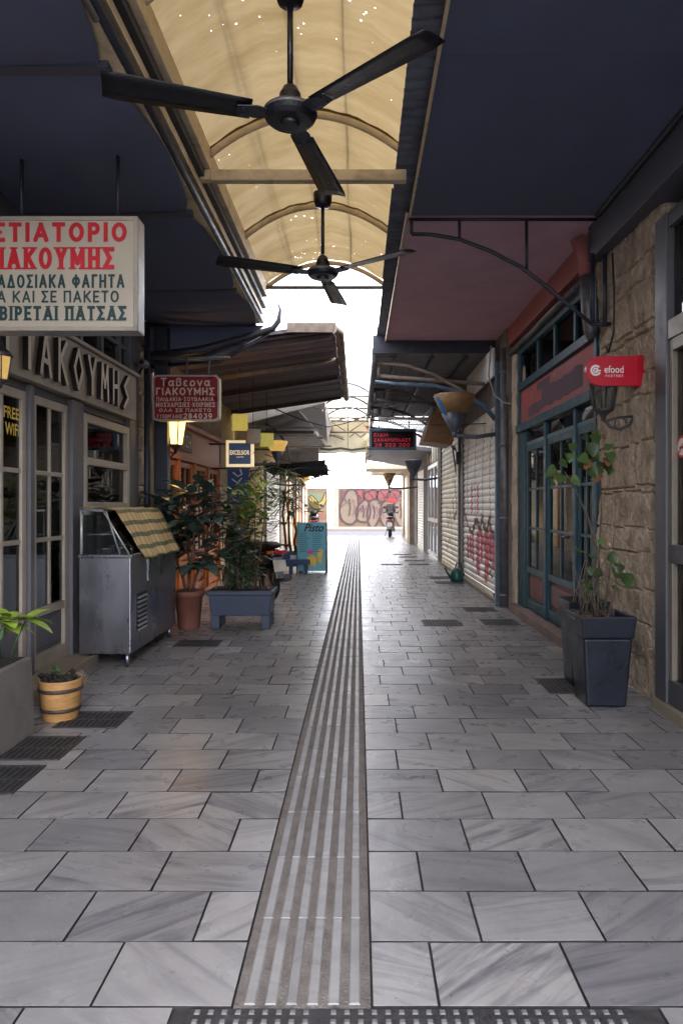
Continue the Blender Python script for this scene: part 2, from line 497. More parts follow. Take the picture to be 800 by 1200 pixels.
M['g_wall'] = mat('graffiti_wall_paint', (0.132, 0.089, 0.053), .85, var=.16, scale=2, dirt=(.14, .08, .04), dirt_amt=.6)
M['g_dark'] = mat('graffiti_dark', (.035, .016, .018), .7, var=.4)
M['g_red'] = mat('graffiti_red', (0.145, 0.033, 0.030), .7, var=.4, scale=4)
M['g_mauve'] = mat('graffiti_mauve', (0.086, 0.040, 0.043), .7, var=.5, scale=3)
M['g_beige'] = mat('graffiti_beige', (0.123, 0.090, 0.062), .7, var=.2, scale=4)
M['g_yellow'] = mat('graffiti_yellow', (0.216, 0.149, 0.020), .7, var=.15)
M['g_green'] = mat('graffiti_green', (0.088, 0.118, 0.062), .7, var=.2)
M['g_pink'] = mat('graffiti_pink', (.58, .13, .16), .7, var=.2)
M['g_brown'] = mat('graffiti_brown', (.16, .115, .085), .7, var=.3)
M['g_bright'] = mat('graffiti_bright_red', (0.172, 0.009, 0.008), .6)
M['far_white'] = mat('far_white_render', (.80, .80, .80), .8, var=.04)
M['teal_plastic'] = mat('teal_plastic', (.01, .085, .075), .4)
M['rail'] = mat('pale_rail', (.55, .57, .6), .5)
M['cable'] = mat('cable', (.02, .02, .022), .6, bump=0)
M['cable_pale'] = mat('cable_pale', (.35, .32, .27), .6, bump=0)

def check_mat():
    m = bpy.data.materials.new('checked_cloth')
    m.use_nodes = True
    nt = m.node_tree
    L = nt.links.new
    b = nt.nodes['Principled BSDF']
    b.inputs['Roughness'].default_value = .85
    a = nd(nt, 'ShaderNodeUVMap', uv_map='cloth')
    sp = nd(nt, 'ShaderNodeSeparateXYZ')
    L(a.outputs[0], sp.inputs[0])
    def band(sock, k, lo):
        mu = nd(nt, 'ShaderNodeMath', operation='MULTIPLY')
        mu.inputs[1].default_value = k
        L(sock, mu.inputs[0])
        s = nd(nt, 'ShaderNodeMath', operation='SINE')
        L(mu.outputs[0], s.inputs[0])
        r = nd(nt, 'ShaderNodeMapRange')
        r.inputs[1].default_value = lo
        r.inputs[2].default_value = lo + .25
        L(s.outputs[0], r.inputs[0])
        return r.outputs[0]
    bx = band(sp.outputs[0], 6.283 * 9, .1)
    by = band(sp.outputs[1], 6.283 * 8, .3)
    m1 = nd(nt, 'ShaderNodeMix', data_type='RGBA')
    m1.inputs[6].default_value = (.66, .55, .30, 1)
    m1.inputs[7].default_value = (.17, .20, .12, 1)
    L(by, m1.inputs[0])
    m2 = nd(nt, 'ShaderNodeMix', data_type='RGBA', blend_type='MULTIPLY')
    m2.inputs[7].default_value = (1.0, .68, .45, 1)
    L(bx, m2.inputs[0])
    L(m1.outputs[2], m2.inputs[6])
    L(m2.outputs[2], b.inputs['Base Color'])
    return m
M['check'] = check_mat()

# ------------------------------------------------------------------ builders
OFF = {}

def tag(o, label, cat, group=None, kind=None):
    if label: o['label'] = label
    if cat: o['category'] = cat
    if group: o['group'] = group
    if kind: o['kind'] = kind
    return o

def thing(name, loc, label, cat, group=None, rz=0):
    o = bpy.data.objects.new(name, None)
    o.empty_display_size = .1
    o.location = loc
    o.rotation_euler = (0, 0, rz)
    col.objects.link(o)
    OFF[o.name] = Vector(loc)
    return tag(o, label, cat, group)

def text_geo(s, bold=.0, res=4, shear=0., spacing=1.):
    cu = bpy.data.curves.new('t', 'FONT')
    cu.body = s
    cu.offset = bold
    cu.resolution_u = res
    cu.shear = shear
    cu.space_character = spacing
    ob = bpy.data.objects.new('t', cu)
    col.objects.link(ob)
    dg = bpy.context.evaluated_depsgraph_get()
    dg.update()
    me = bpy.data.meshes.new_from_object(ob.evaluated_get(dg))
    vs = [v.co.copy() for v in me.vertices]
    fs = [tuple(p.vertices) for p in me.polygons]
    bpy.data.objects.remove(ob)
    bpy.data.curves.remove(cu)
    bpy.data.meshes.remove(me)
    return vs, fs

class MB:
    def __init__(s):
        s.v = []; s.f = []; s.m = []; s.sm = []; s.cm = 0; s.X = None
    def add(s, vs, fs, smooth=False):
        b = len(s.v)
        for p in vs:
            p = Vector(p)
            s.v.append(s.X @ p if s.X else p)
        for f in fs:
            s.f.append(tuple(b + i for i in f)); s.m.append(s.cm); s.sm.append(smooth)
        return s
    def box(s, x0, x1, y0, y1, z0, z1):
        vs = [(x, y, z) for x in (x0, x1) for y in (y0, y1) for z in (z0, z1)]
        return s.add(vs, [(0, 1, 3, 2), (4, 6, 7, 5), (0, 4, 5, 1), (2, 3, 7, 6), (0, 2, 6, 4), (1, 5, 7, 3)])
    def poly(s, pts):
        return s.add(pts, [tuple(range(len(pts)))])
    def prism(s, pts, d):
        """closed prism: polygon pts (3-D) pushed along vector d"""
        n = len(pts); d = Vector(d)
        vs = [Vector(p) for p in pts] + [Vector(p) + d for p in pts]
        fs = [tuple(range(n)), tuple(range(2 * n - 1, n - 1, -1))] + [(i, (i + 1) % n, n + (i + 1) % n, n + i) for i in range(n)]
        return s.add(vs, fs)
    def tube(s, path, r, n=8, smooth=True):
        P = [Vector(p) for p in path]
        rs = r if isinstance(r, (list, tuple)) else [r] * len(P)
        vs = []; fs = []
        t0 = (P[1] - P[0]).normalized()
        u = t0.orthogonal().normalized()
        for i, p in enumerate(P):
            t = (P[min(i + 1, len(P) - 1)] - P[max(i - 1, 0)]).normalized()
            u = (u - t * u.dot(t))
            u = u.normalized() if u.length > 1e-5 else t.orthogonal().normalized()
            w_ = t.cross(u)
            for k in range(n):
                a = 2 * math.pi * k / n
                vs.append(p + (u * math.cos(a) + w_ * math.sin(a)) * rs[i])
        for i in range(len(P) - 1):
            for k in range(n):
                fs.append((i * n + k, i * n + (k + 1) % n, (i + 1) * n + (k + 1) % n, (i + 1) * n + k))
        s.add(vs, fs, smooth)
        b = len(s.v) - len(vs)
        s.f.append(tuple(b + k for k in range(n))); s.m.append(s.cm); s.sm.append(False)
        s.f.append(tuple(b + (len(P) - 1) * n + k for k in range(n))); s.m.append(s.cm); s.sm.append(False)
        return s
    def lathe(s, c, prof, n=20, sx=1, sy=1, smooth=True):
        c = Vector(c); vs = []; fs = []
        for r, z in prof:
            for k in range(n):
                a = 2 * math.pi * (k + .5) / n
                vs.append(c + Vector((r * math.cos(a) * sx, r * math.sin(a) * sy, z)))
        m = len(prof)
        for i in range(m - 1):
            for k in range(n):
                fs.append((i * n + k, i * n + (k + 1) % n, (i + 1) * n + (k + 1) % n, (i + 1) * n + k))
        s.add(vs, fs, smooth)
        b = len(s.v) - len(vs)
        for i in (0, m - 1):
            s.f.append(tuple(b + i * n + k for k in range(n))); s.m.append(s.cm); s.sm.append(False)
        return s
    def text(s, txt, o, u, v, w_, h, bold=.02, depth=.002, shear=0., keep=False, spacing=1.):
        """text fitted in a w x h box, o = lower-left corner, u right, v up; raised along u x v by depth"""
        vs, fs = text_geo(txt, bold, shear=shear, spacing=spacing)
        x0 = min(p.x for p in vs); x1 = max(p.x for p in vs)
        y0 = min(p.y for p in vs); y1 = max(p.y for p in vs)
        kx = w_ / (x1 - x0); ky = h / (y1 - y0)
        o = Vector(o); u = Vector(u); v = Vector(v); n = u.cross(v)
        s.add([o + u * ((p.x - x0) * kx) + v * ((p.y - y0) * ky) + n * depth for p in vs], fs)
        return s
    def leaf(s, p, d, up, L, W, droop=.3, fold=.15, seg=4, shape=.5):
        p = Vector(p); d = Vector(d).normalized(); up = Vector(up)
        side = d.cross(up)
        if side.length < 1e-3: side = d.orthogonal()
        side.normalize()
        vs = []; fs = []
        for i in range(seg + 1):
            t = i / seg
            wv = W * .5 * (math.sin(math.pi * min(1, t ** shape * .97 + .03)) ** .8 if 0 < i < seg else .04)
            dd = (d + Vector((0, 0, -droop * 1.6 * t))).normalized()
            p2 = p if i == 0 else p2 + dd * (L / seg)
            nn = side.cross(dd).normalized()
            vs += [p2 - side * wv + nn * wv * fold, p2, p2 + side * wv + nn * wv * fold]
        for i in range(seg):
            a = i * 3
            fs += [(a, a + 1, a + 4, a + 3), (a + 1, a + 2, a + 5, a + 4)]
        return s.add(vs, fs, True)
    def ribbon(s, pts, w_, f, step=.03, closed=False):
        """stroke of width w along (a,b) points on a surface; f(a,b) -> 3-D point"""
        P = [Vector((a, b)) for a, b in pts]
        if closed: P.append(P[0])
        Q = [P[0]]
        for a, b in zip(P, P[1:]):
            k = max(1, int((b - a).length / step))
            Q += [a.lerp(b, (i + 1) / k) for i in range(k)]
        vs = []
        for i, q in enumerate(Q):
            t = (Q[min(i + 1, len(Q) - 1)] - Q[max(0, i - 1)])
            if t.length < 1e-6: t = Vector((1, 0))
            t.normalize(); n = Vector((-t.y, t.x)) * w_ / 2
            for k in (1, .33, -.33, -1):
                vs.append(f(*(q + n * k)))
        fs = []
        for i in range(len(Q) - 1):
            for k in range(3):
                fs.append((i * 4 + k, i * 4 + k + 1, i * 4 + k + 5, i * 4 + k + 4))
        return s.add(vs, fs)
    def build(s, name, mats, parent=None, bevel=0, seg=2, label=None, fix=True, at_loc=None):
        me = bpy.data.meshes.new(name)
        off = Vector((0, 0, 0))
        if parent is not None: off = OFF[parent.name]
        if at_loc is not None: off = Vector(at_loc)
        me.from_pydata([p - off for p in s.v], [], s.f)
        if not isinstance(mats, (list, tuple)): mats = [mats]
        for m in mats: me.materials.append(m)
        me.polygons.foreach_set('material_index', s.m)
        me.polygons.foreach_set('use_smooth', s.sm)
        if fix:
            bm = bmesh.new(); bm.from_mesh(me)
            bmesh.ops.recalc_face_normals(bm, faces=bm.faces)
            bm.to_mesh(me); bm.free()
        me.update()
        o = bpy.data.objects.new(name, me)
        col.objects.link(o)
        if parent is not None: o.parent = parent
        if at_loc is not None: o.location = off
        OFF[o.name] = off
        if bevel:
            b = o.modifiers.new('bevel', 'BEVEL')
            b.width = bevel; b.segments = seg; b.limit_method = 'ANGLE'; b.angle_limit = R(50)
        if label: o['label'] = label
        return o


def ell(cx, cy, rx, ry, a0, a1, n=12):
    return [(cx + rx * math.cos(R(a0 + (a1 - a0) * i / n)), cy + ry * math.sin(R(a0 + (a1 - a0) * i / n))) for i in range(n + 1)]
STROKES = {  # painted sign lettering: relative width, strokes in a unit box
 'Α': (1, [[(0, 0), (.5, 1)], [(.5, 1), (1, 0)], [(.2, .3), (.8, .3)]]),
 'Β': (.85, [[(0, 0), (0, 1)], [(0, 1)] + ell(.55, .76, .38, .24, 90, -90) + [(0, .52)], [(0, .52)] + ell(.55, .26, .45, .26, 90, -90) + [(0, 0)]]),
 'Γ': (.75, [[(0, 0), (0, 1)], [(0, 1), (1, 1)]]),
 'Δ': (1, [[(0, 0), (.5, 1)], [(.5, 1), (1, 0)], [(0, 0), (1, 0)]]),
 'Ε': (.75, [[(0, 0), (0, 1)], [(0, 1), (1, 1)], [(0, .5), (.85, .5)], [(0, 0), (1, 0)]]),
 'Ζ': (.85, [[(0, 1), (1, 1)], [(1, 1), (0, 0)], [(0, 0), (1, 0)]]),
 'Η': (.9, [[(0, 0), (0, 1)], [(1, 0), (1, 1)], [(0, .5), (1, .5)]]),
 'Ι': (.22, [[(.5, 0), (.5, 1)]]),
 'Κ': (.9, [[(0, 0), (0, 1)], [(.05, .42), (1, 1)], [(.3, .55), (1, 0)]]),
 'Λ': (.95, [[(0, 0), (.5, 1)], [(.5, 1), (1, 0)]]),
 'Μ': (1.1, [[(0, 0), (0, 1)], [(0, 1), (.5, .25)], [(.5, .25), (1, 1)], [(1, 1), (1, 0)]]),
 'Ν': (.9, [[(0, 0), (0, 1)], [(0, 1), (1, 0)], [(1, 0), (1, 1)]]),
 'Ο': (1, [ell(.5, .5, .5, .5, 0, 360, 24)]),
 'Π': (.9, [[(0, 0), (0, 1)], [(0, 1), (1, 1)], [(1, 1), (1, 0)]]),
 'Ρ': (.8, [[(0, 0), (0, 1)], [(0, 1)] + ell(.55, .73, .45, .27, 90, -90) + [(0, .46)]]),
 'Σ': (.85, [[(1, 1), (0, 1)], [(0, 1), (.6, .5)], [(.6, .5), (0, 0)], [(0, 0), (1, 0)]]),
 'Τ': (.85, [[(0, 1), (1, 1)], [(.5, 0), (.5, 1)]]),
 'Υ': (.9, [[(0, 1), (.5, .45)], [(1, 1), (.5, .45)], [(.5, .45), (.5, 0)]]),
 'Φ': (1.05, [[(.5, 0), (.5, 1)], ell(.5, .5, .5, .32, 0, 360, 20)]),
 'Χ': (.9, [[(0, 0), (1, 1)], [(0, 1), (1, 0)]]),
 'Ω': (1, [ell(.5, .55, .5, .45, -60, 240, 18), [(0, 0), (.3, 0)], [(.7, 0), (1, 0)]]),
 '-': (.35, [[(0, .5), (1, .5)]]), '.': (.15, [[(.4, 0), (.6, 0)]]), ' ': (.35, []),
 '2': (.75, [ell(.5, .7, .5, .3, 170, -30) + [(0, 0)], [(0, 0), (1, 0)]]),
 '8': (.75, [ell(.5, .75, .44, .25, 0, 360, 18), ell(.5, .26, .5, .26, 0, 360, 18)]),
 '4': (.8, [[(.75, 0), (.75, 1)], [(.75, 1), (0, .3)], [(0, .3), (1, .3)]]),
 '0': (.75, [ell(.5, .5, .5, .5, 0, 360, 22)]),
 '3': (.75, [ell(.45, .76, .45, .24, 150, -90), ell(.45, .26, .55, .26, 90, -150)]),
 '9': (.75, [ell(.5, .68, .5, .32, 0, 360, 18), [(1, .68), (.9, .3), (.3, 0)]]),
 'α': (.9, [ell(.4, .33, .4, .33, 30, 330, 16), [(.72, .5), (.95, 0)], [(.72, .2), (.95, .64)]]),
 'β': (.8, [[(0, -.0), (0, .85)], ell(.45, .80, .42, .2, 180, -90), ell(.45, .3, .5, .3, 90, -150)]),
 'ε': (.7, [ell(.5, .5, .45, .16, 30, 270), ell(.5, .17, .5, .17, 90, 330)]),
 'ρ': (.8, [ell(.5, .33, .5, .33, 0, 360, 16), [(0, .33), (0, 0)]]),
 'ν': (.8, [[(0, .66), (.5, 0)], [(.5, 0), (1, .66)]]),
}
def clip_box(P, W, H):
    for ax, lim, sg in ((0, 0, 1), (0, W, -1), (1, 0, 1), (1, H, -1)):
        out = []
        for i in range(len(P)):
            a, b = P[i - 1], P[i]
            da, db = (a[ax] - lim) * sg, (b[ax] - lim) * sg
            if (da >= 0) != (db >= 0):
                t = da / (da - db); out.append((a[0] + (b[0] - a[0]) * t, a[1] + (b[1] - a[1]) * t))
            if db >= 0: out.append(b)
        P = out
        if not P: return P
    return P
def lettering(mb, txt, o, u, v, w_, h, wt=.16, serif=False, gap=.24):
    """sign-painter lettering fitted to a w x h box, o lower-left, strokes weight wt*h"""
    o = Vector(o); u = Vector(u); v = Vector(v); nrm = u.cross(v)
    tot = sum(STROKES[c][0] for c in txt) + gap * (len(txt) - 1)
    k = w_ / tot; x = 0; hw = wt * h / 2; lay = 0
    hx = min(hw, .11 * k)
    for ch in txt:
        wl, st = STROKES[ch]; W = wl * k
        if ch in 'Ι.': W = max(W, 2 * hw)
        for line in st:
            Q = [(hw + a * (W - 2 * hw) if W > 2 * hw else W / 2, hw + b * (h - 2 * hw)) for a, b in line]
            segs = list(zip(Q, Q[1:]))
            if len(Q) > 3:   # curve: one mitred band
                vs = []
                cl = math.hypot(Q[0][0] - Q[-1][0], Q[0][1] - Q[-1][1]) < 1e-6
                for i, q in enumerate(Q):
                    a = Q[i - 1] if i else (Q[-2] if cl else Q[0]); b = Q[i + 1] if i < len(Q) - 1 else (Q[1] if cl else Q[-1])
                    tx, ty = b[0] - a[0], b[1] - a[1]; l = math.hypot(tx, ty) or 1
                    nx, ny = -ty / l * hw, tx / l * hw
                    for sg in (-1, 1):
                        vs.append(o + u * (x + q[0] + nx * sg) + v * (q[1] + ny * sg) + nrm * (.00015 * lay))
                mb.add(vs, [(2 * i, 2 * i + 1, 2 * i + 3, 2 * i + 2) for i in range(len(Q) - 1)])
            else:
                for a, b in segs:
                    l = math.hypot(b[0] - a[0], b[1] - a[1]) or 1
                    tx, ty = (b[0] - a[0]) / l * hw, (b[1] - a[1]) / l * hw
                    P = clip_box([(a[0] - tx - ty, a[1] - ty + tx), (a[0] - tx + ty, a[1] - ty - tx), (b[0] + tx + ty, b[1] + ty - tx), (b[0] + tx - ty, b[1] + ty + tx)], W, h)
                    if len(P) > 2: mb.poly([o + u * (x + p[0]) + v * p[1] + nrm * (.00015 * lay) for p in P])
                    if serif and abs(b[0] - a[0]) < .6 * W:
                        for e in (a, b):
                            if e[1] < hw * 1.5 or e[1] > h - hw * 1.5:
                                z0 = 0 if e[1] < h / 2 else h - hw * .8
                                mb.poly([o + u * (x + e[0] + dx) + v * (z0 + dz) + nrm * (.00015 * (lay + 6)) for dx, dz in ((-hw * 1.75, 0), (hw * 1.75, 0), (hw * 1.75, hw * .8), (-hw * 1.75, hw * .8))])
            lay += 1
        x += W + gap * k

def B(*a):
    return MB().box(*a)

def dup(o, loc, rz=0, label=None, scale=1):
    def cp(src, par):
        c = src.copy(); col.objects.link(c)
        if par is not None: c.parent = par
        for ch in list(src.children): cp(ch, c)
        return c
    c = cp(o, None)
    c.location = loc; c.rotation_euler = (0, 0, rz); c.scale = (scale,) * 3
    if label: c['label'] = label
    return c

def arc(c, r, a0, a1, n, plane='xz'):
    out = []
    for i in range(n + 1):
        a = R(a0 + (a1 - a0) * i / n)
        if plane == 'xz': out.append(Vector((c[0] + r * math.cos(a), c[1], c[2] + r * math.sin(a))))
        elif plane == 'yz': out.append(Vector((c[0], c[1] + r * math.cos(a), c[2] + r * math.sin(a))))
        else: out.append(Vector((c[0] + r * math.cos(a), c[1] + r * math.sin(a), c[2])))
    return out

rnd = random.Random(11)
UP = Vector((0, 0, 1)); EX = Vector((1, 0, 0)); EY = Vector((0, 1, 0))

# ================================================================== GROUND
tag(B(-300, 300, -300, 300, -.6, -.06).build('ground', M['asphalt']), None, None, kind='structure')
tag(B(-3.2, 2.9, -8, 31.2, -.05, -.012).build('alley_bed', M['grout']), None, None, kind='structure')
tag(B(-60, 60, 31.3, 39.4, -.055, -.05).build('road', M['asphalt']), None, None, kind='structure')
tag(B(-60, 60, 39.5, 41.9, -.05, .07).build('pavement', M['pale_stone'], bevel=.02), None, None, kind='structure')

def tiles():
    mb = MB(); tone = []
    g = .0085
    XL0, XL1, XR0, XR1 = -2.75, -.352, .037, 2.35
    y = 1.905 - .286 * 20; row = 0
    while y < 31:
        for (a, b, sgn) in ((XR0, XR1, 1), (XL1, XL0, -1)):
            first = (.19 if row % 2 == (0 if sgn > 0 else 1) else .39) + rnd.uniform(-.06, .03)
            x = a; wd = first
            while (b - x) * sgn > .03:
                x2 = x + sgn * wd
                if (b - x2) * sgn < .05: x2 = b
                xa, xb = sorted((x, x2))
                ya, yb = y, y + .286
                if not (ya < 1.86 and yb > 1.4 and xb > -.47 and xa < .75):
                    z = rnd.uniform(-.0012, .0012); tx = rnd.uniform(-.0012, .0012); ty = rnd.uniform(-.0012, .0012)
                    c = .0006
                    vs = []
                    for (e, zz) in ((g / 2, z - c), (g / 2 + c, z)):
                        vs += [(xa + e, ya + e, zz - tx - ty), (xb - e, ya + e, zz + tx - ty), (xb - e, yb - e, zz + tx + ty), (xa + e, yb - e, zz - tx + ty)]
                    base = [(xa + g / 2, ya + g / 2, -.012), (xb - g / 2, ya + g / 2, -.012), (xb - g / 2, yb - g / 2, -.012), (xa + g / 2, yb - g / 2, -.012)]
                    n0 = len(mb.f)
                    mb.cm = 0; mb.add(base + vs, [(8, 9, 10, 11)] + [(4 + i, 4 + (i + 1) % 4, 8 + (i + 1) % 4, 8 + i) for i in range(4)])
                    mb.cm = 1; mb.add(base + vs[:4], [(i, (i + 1) % 4, 4 + (i + 1) % 4, 4 + i) for i in range(4)]); mb.cm = 0
                    t = (min(1, max(0, rnd.gauss(.6, .27))), rnd.random(), rnd.random(), 1)
                    tone += [t] * (len(mb.f) - n0)
                x = x2; wd = .41 + rnd.uniform(-.012, .012)
        y += .286; row += 1
    return mb, tone

def set_tone(o, tone):
    me = o.data
    at_ = me.color_attributes.new('tone', 'FLOAT_COLOR', 'CORNER')
    arr = []
    for p, t in zip(me.polygons, tone):
        for _ in p.loop_indices: arr += t
    at_.data.foreach_set('color', arr)

mb, tone = tiles()
o = mb.build('alley_paving', [M['marble'], M['grout']])
set_tone(o, tone)
tag(o, None, None, kind='structure')

# guiding strip: seven brown grooves between six pale ribs
tag(B(-.349, .034, 1.906, 31.0, -.0115, -.001).build('guide_strip_bed', M['groove']), None, None, kind='structure')
mb = MB(); tone = []
y = 1.91
while y < 30.9:
    for k in range(6):
        x0 = -.346 + .024 + k * .0588
        n0 = len(mb.f)
        z = rnd.uniform(-.0005, .0008)
        ya, yb = y + .003, y + .397
        a, b = x0, x0 + .033
        mb.add([(a, ya, -.0009), (b, ya, -.0009), (b, yb, -.0009), (a, yb, -.0009), (a + .004, ya + .003, .003 + z), (b - .004, ya + .003, .003 + z), (b - .004, yb - .003, .003 + z), (a + .004, yb - .003, .003 + z)],
               [(4, 5, 6, 7)] + [(i, (i + 1) % 4, 4 + (i + 1) % 4, 4 + i) for i in range(4)])
        t = (rnd.random(), rnd.random(), rnd.random(), 1)
        tone += [t] * (len(mb.f) - n0)
    y += .4
o = mb.build('guide_strip', M['rib']); set_tone(o, tone)
tag(o, None, None, kind='structure')

# dark warning plate with pale studs at the near end
mb = B(-.468, .748, 1.48, 1.900, -.0115, -.002)
mb.cm = 1
for i in range(32):
    for j in range(12):
        if i in (9, 21): continue
        x = -.445 + i * .0376; yy = 1.886 - j * .0345
        mb.add([(x - .008, yy - .008, -.002), (x + .008, yy - .008, -.002), (x + .008, yy + .008, -.002), (x - .008, yy + .008, -.002), (x - .006, yy - .006, .002), (x + .006, yy - .006, .002), (x + .006, yy + .006, .002), (x - .006, yy + .006, .002)],
               [(4, 5, 6, 7)] + [(q, (q + 1) % 4, 4 + (q + 1) % 4, 4 + q) for q in range(4)])
tag(mb.build('warning_plate', [M['dark_iron'], M['rib']], fix=False), None, None, kind='structure')
bpy.data.objects['warning_plate'].data.materials[1] = mat('stud_stone', (.17, .165, .16), .7)

# ------------------------------------------------------------------ drain grates
def grate(x, y, sx, sy, label, along='x'):
    t = thing('drain_grate', (x, y, .002), label, 'drain grate', 'drain grates set in the paving')
    m = MB(); fr = .022
    m.box(x - sx / 2, x + sx / 2, y - sy / 2, y - sy / 2 + fr, .001, .007)
    m.box(x - sx / 2, x + sx / 2, y + sy / 2 - fr, y + sy / 2, .001, .007)
    m.box(x - sx / 2, x - sx / 2 + fr, y - sy / 2 + fr, y + sy / 2 - fr, .001, .007)
    m.box(x + sx / 2 - fr, x + sx / 2, y - sy / 2 + fr, y + sy / 2 - fr, .001, .007)
    m.build('frame', M['dark_iron'], t)
    B(x - sx / 2 + fr, x + sx / 2 - fr, y - sy / 2 + fr, y + sy / 2 - fr, .0008, .0022).build('pit_dark', M['pit_dark'], t)  # flat dark sheet, shade inside the drain put into its colour
    m = MB(); n = int((sx - 2 * fr) / .034)
    for i in range(n):
        xx = x - sx / 2 + fr + (i + .5) * (sx - 2 * fr) / n
        m.box(xx - .008, xx + .008, y - sy / 2 + fr, y + sy / 2 - fr, .0023, .0065)
    m.box(x - sx / 2 + fr, x + sx / 2 - fr, y - .008, y + .008, .0024, .0062)
    m.build('bars', M['dark_iron'], t)

for a in ((.98, 8.1, .44, .42, 'iron drain grate out in the paving near the green doors'),
          (1.68, 8.15, .42, .40, 'iron drain grate beside the sill of the green doors'),
          (1.62, 9.15, .42, .36, 'iron drain grate at the foot of the tall blue post'),
          (1.58, 5.28, .32, .44, 'dark drain grate beside the tall navy pots'),
          (1.63, 12.35, .5, .36, 'drain grate under the green watering can'),
          (1.62, 13.2, .5, .36, 'drain grate just beyond the green watering can'),
          (1.42, 16.1, .5, .3, 'far drain grate before the aluminium door, nearest of a row of four'),
          (1.40, 17.2, .5, .3, 'far drain grate, second of the row of four by the right wall'),
          (1.33, 18.4, .5, .3, 'far drain grate, third of the row of four by the right wall'),
          (1.25, 19.4, .5, .3, 'farthest drain grate of the row of four by the right wall'),
          (.78, 16.1, .5, .3, 'far drain grate standing alone nearer the guide strip'),
          (-1.87, 3.48, .40, .36, 'dark drain grate at the lower left edge, nearest the viewer'),
          (-1.84, 3.93, .40, .38, 'dark drain grate in front of the grey planter box'),
          (-1.72, 4.45, .40, .34, 'dark drain grate under the wooden bucket planter'),
          (-1.62, 6.9, .44, .34, 'drain grate between the steel display case and terracotta pot')):
    grate(*a)

# ================================================================== LEFT: grey restaurant front
LX = -2.5
def leaf_door(parent, X, y0, y1, z0, z1, side, frame, glassm, rows, cols, panel=None, sill=.12, rail=.07, mull=.035, name='door', glass_off=.02, panel_z=None):
    """panelled glazed door leaf in a plane X=const; side=+1 faces +X"""
    d = .045 * side
    zr = panel_z if panel_z else z0 + .55
    m = MB()
    xa, xb = sorted((X, X + d))
    m.box(xa, xb, y0, y0 + rail, z0, z1); m.box(xa, xb, y1 - rail, y1, z0, z1)
    m.box(xa, xb, y0 + rail, y1 - rail, z1 - rail, z1)
    m.box(xa, xb, y0 + rail, y1 - rail, z0, z0 + sill)
    m.box(xa, xb, y0 + rail, y1 - rail, zr, zr + rail)
    ga, gb = zr + rail, z1 - rail
    xm, xn = sorted((X + .008 * side, X + .037 * side))
    for i in range(1, cols):
        yy = y0 + rail + (y1 - y0 - 2 * rail) * i / cols
        m.box(xm, xn, yy - mull / 2, yy + mull / 2, ga, gb)
    for j in range(1, rows):
        zz = ga + (gb - ga) * j / rows
        for i in range(cols):
            ya = y0 + rail + (y1 - y0 - 2 * rail) * i / cols + (mull / 2 if i else 0)
            yb = y0 + rail + (y1 - y0 - 2 * rail) * (i + 1) / cols - (mull / 2 if i < cols - 1 else 0)
            m.box(xm, xn, ya, yb, zz - mull / 2, zz + mull / 2)
    dr = m.build(name, frame, parent, bevel=.004)
    g = B(*sorted((X + .016 * side, X + .022 * side)), y0 + rail, y1 - rail, ga, gb).build('glass_pane', glassm, dr)
    pm = MB()
    pm.box(*sorted((X + .004 * side, X + .018 * side)), y0 + rail, y1 - rail, z0 + sill, zr)
    pm.box(*sorted((X + .018 * side, X + .034 * side)), y0 + rail + .05, y1 - rail - .05, z0 + sill + .05, zr - .05)
    pm.build('panel', panel or frame, dr, bevel=.006)
    return dr

g = thing('restaurant_building', (LX, 5, 0), 'dark grey timber restaurant front with angular raised Greek name board above glazed doors', 'building')
m = MB()
m.box(-2.9, LX, -6, 3.2, 0, 3.75)                 # near wall out of frame
m.box(-2.62, LX, 3.2, 4.42, 0, .5)
m.box(-2.62, LX - .002, 5.98, 7.70, 0, 1.34)          # wall under window
m.box(-2.62, LX + .02, 5.93, 6.17, 0, 2.32)           # pilaster
m.box(-2.62, LX + .02, 7.43, 7.72, 0, 3.55)
m.box(-2.62, LX + .01, 5.19, 5.26, 0, 2.32)
m.box(-2.62, LX - .03, 3.2, 7.43, 2.27, 2.33)
m.box(-2.62, LX - .01, 3.2, 7.43, 3.35, 3.75)
m.build('wall', M['grey_paint'], g, bevel=.006)
B(-4.4, -4.3, 3.2, 7.7, 0, 3.6).box(-4.3, -2.63, 3.2, 7.7, -.01, .01).box(-4.3, -2.63, 3.1, 3.19, 0, 3.6).box(-4.3, -2.63, 7.6, 7.7, 0, 3.6).box(-4.3, -2.63, 3.2, 7.6, 3.5, 3.6).build('interior', M['interior'], g)
m = MB()
for (a, b, c, d_, e, f) in ((-3.5, -3.0, 4.2, 5.1, 0, .78), (-3.6, -3.1, 6.3, 7.2, 0, 1.1), (-4.25, -4.0, 3.6, 5.6, 1.2, 1.24), (-4.25, -4.0, 3.6, 5.6, 1.7, 1.74), (-3.5, -2.9, 5.3, 5.9, .7, .76)):
    m.box(a, b, c, d_, e, f)
for i in range(16):
    yy = rnd.uniform(3.7, 5.5); zz = rnd.choice((1.24, 1.74))
    m.lathe((-4.1, yy, zz), [(.04, 0), (.04, .18), (.015, .24), (.015, .3)], 8)
m.build('furnishings', M['interior_warm'], g)
B(-2.62, -2.28, 4.4, 6.0, 0, .1).build('step', M['pale_stone'], g, bevel=.01)
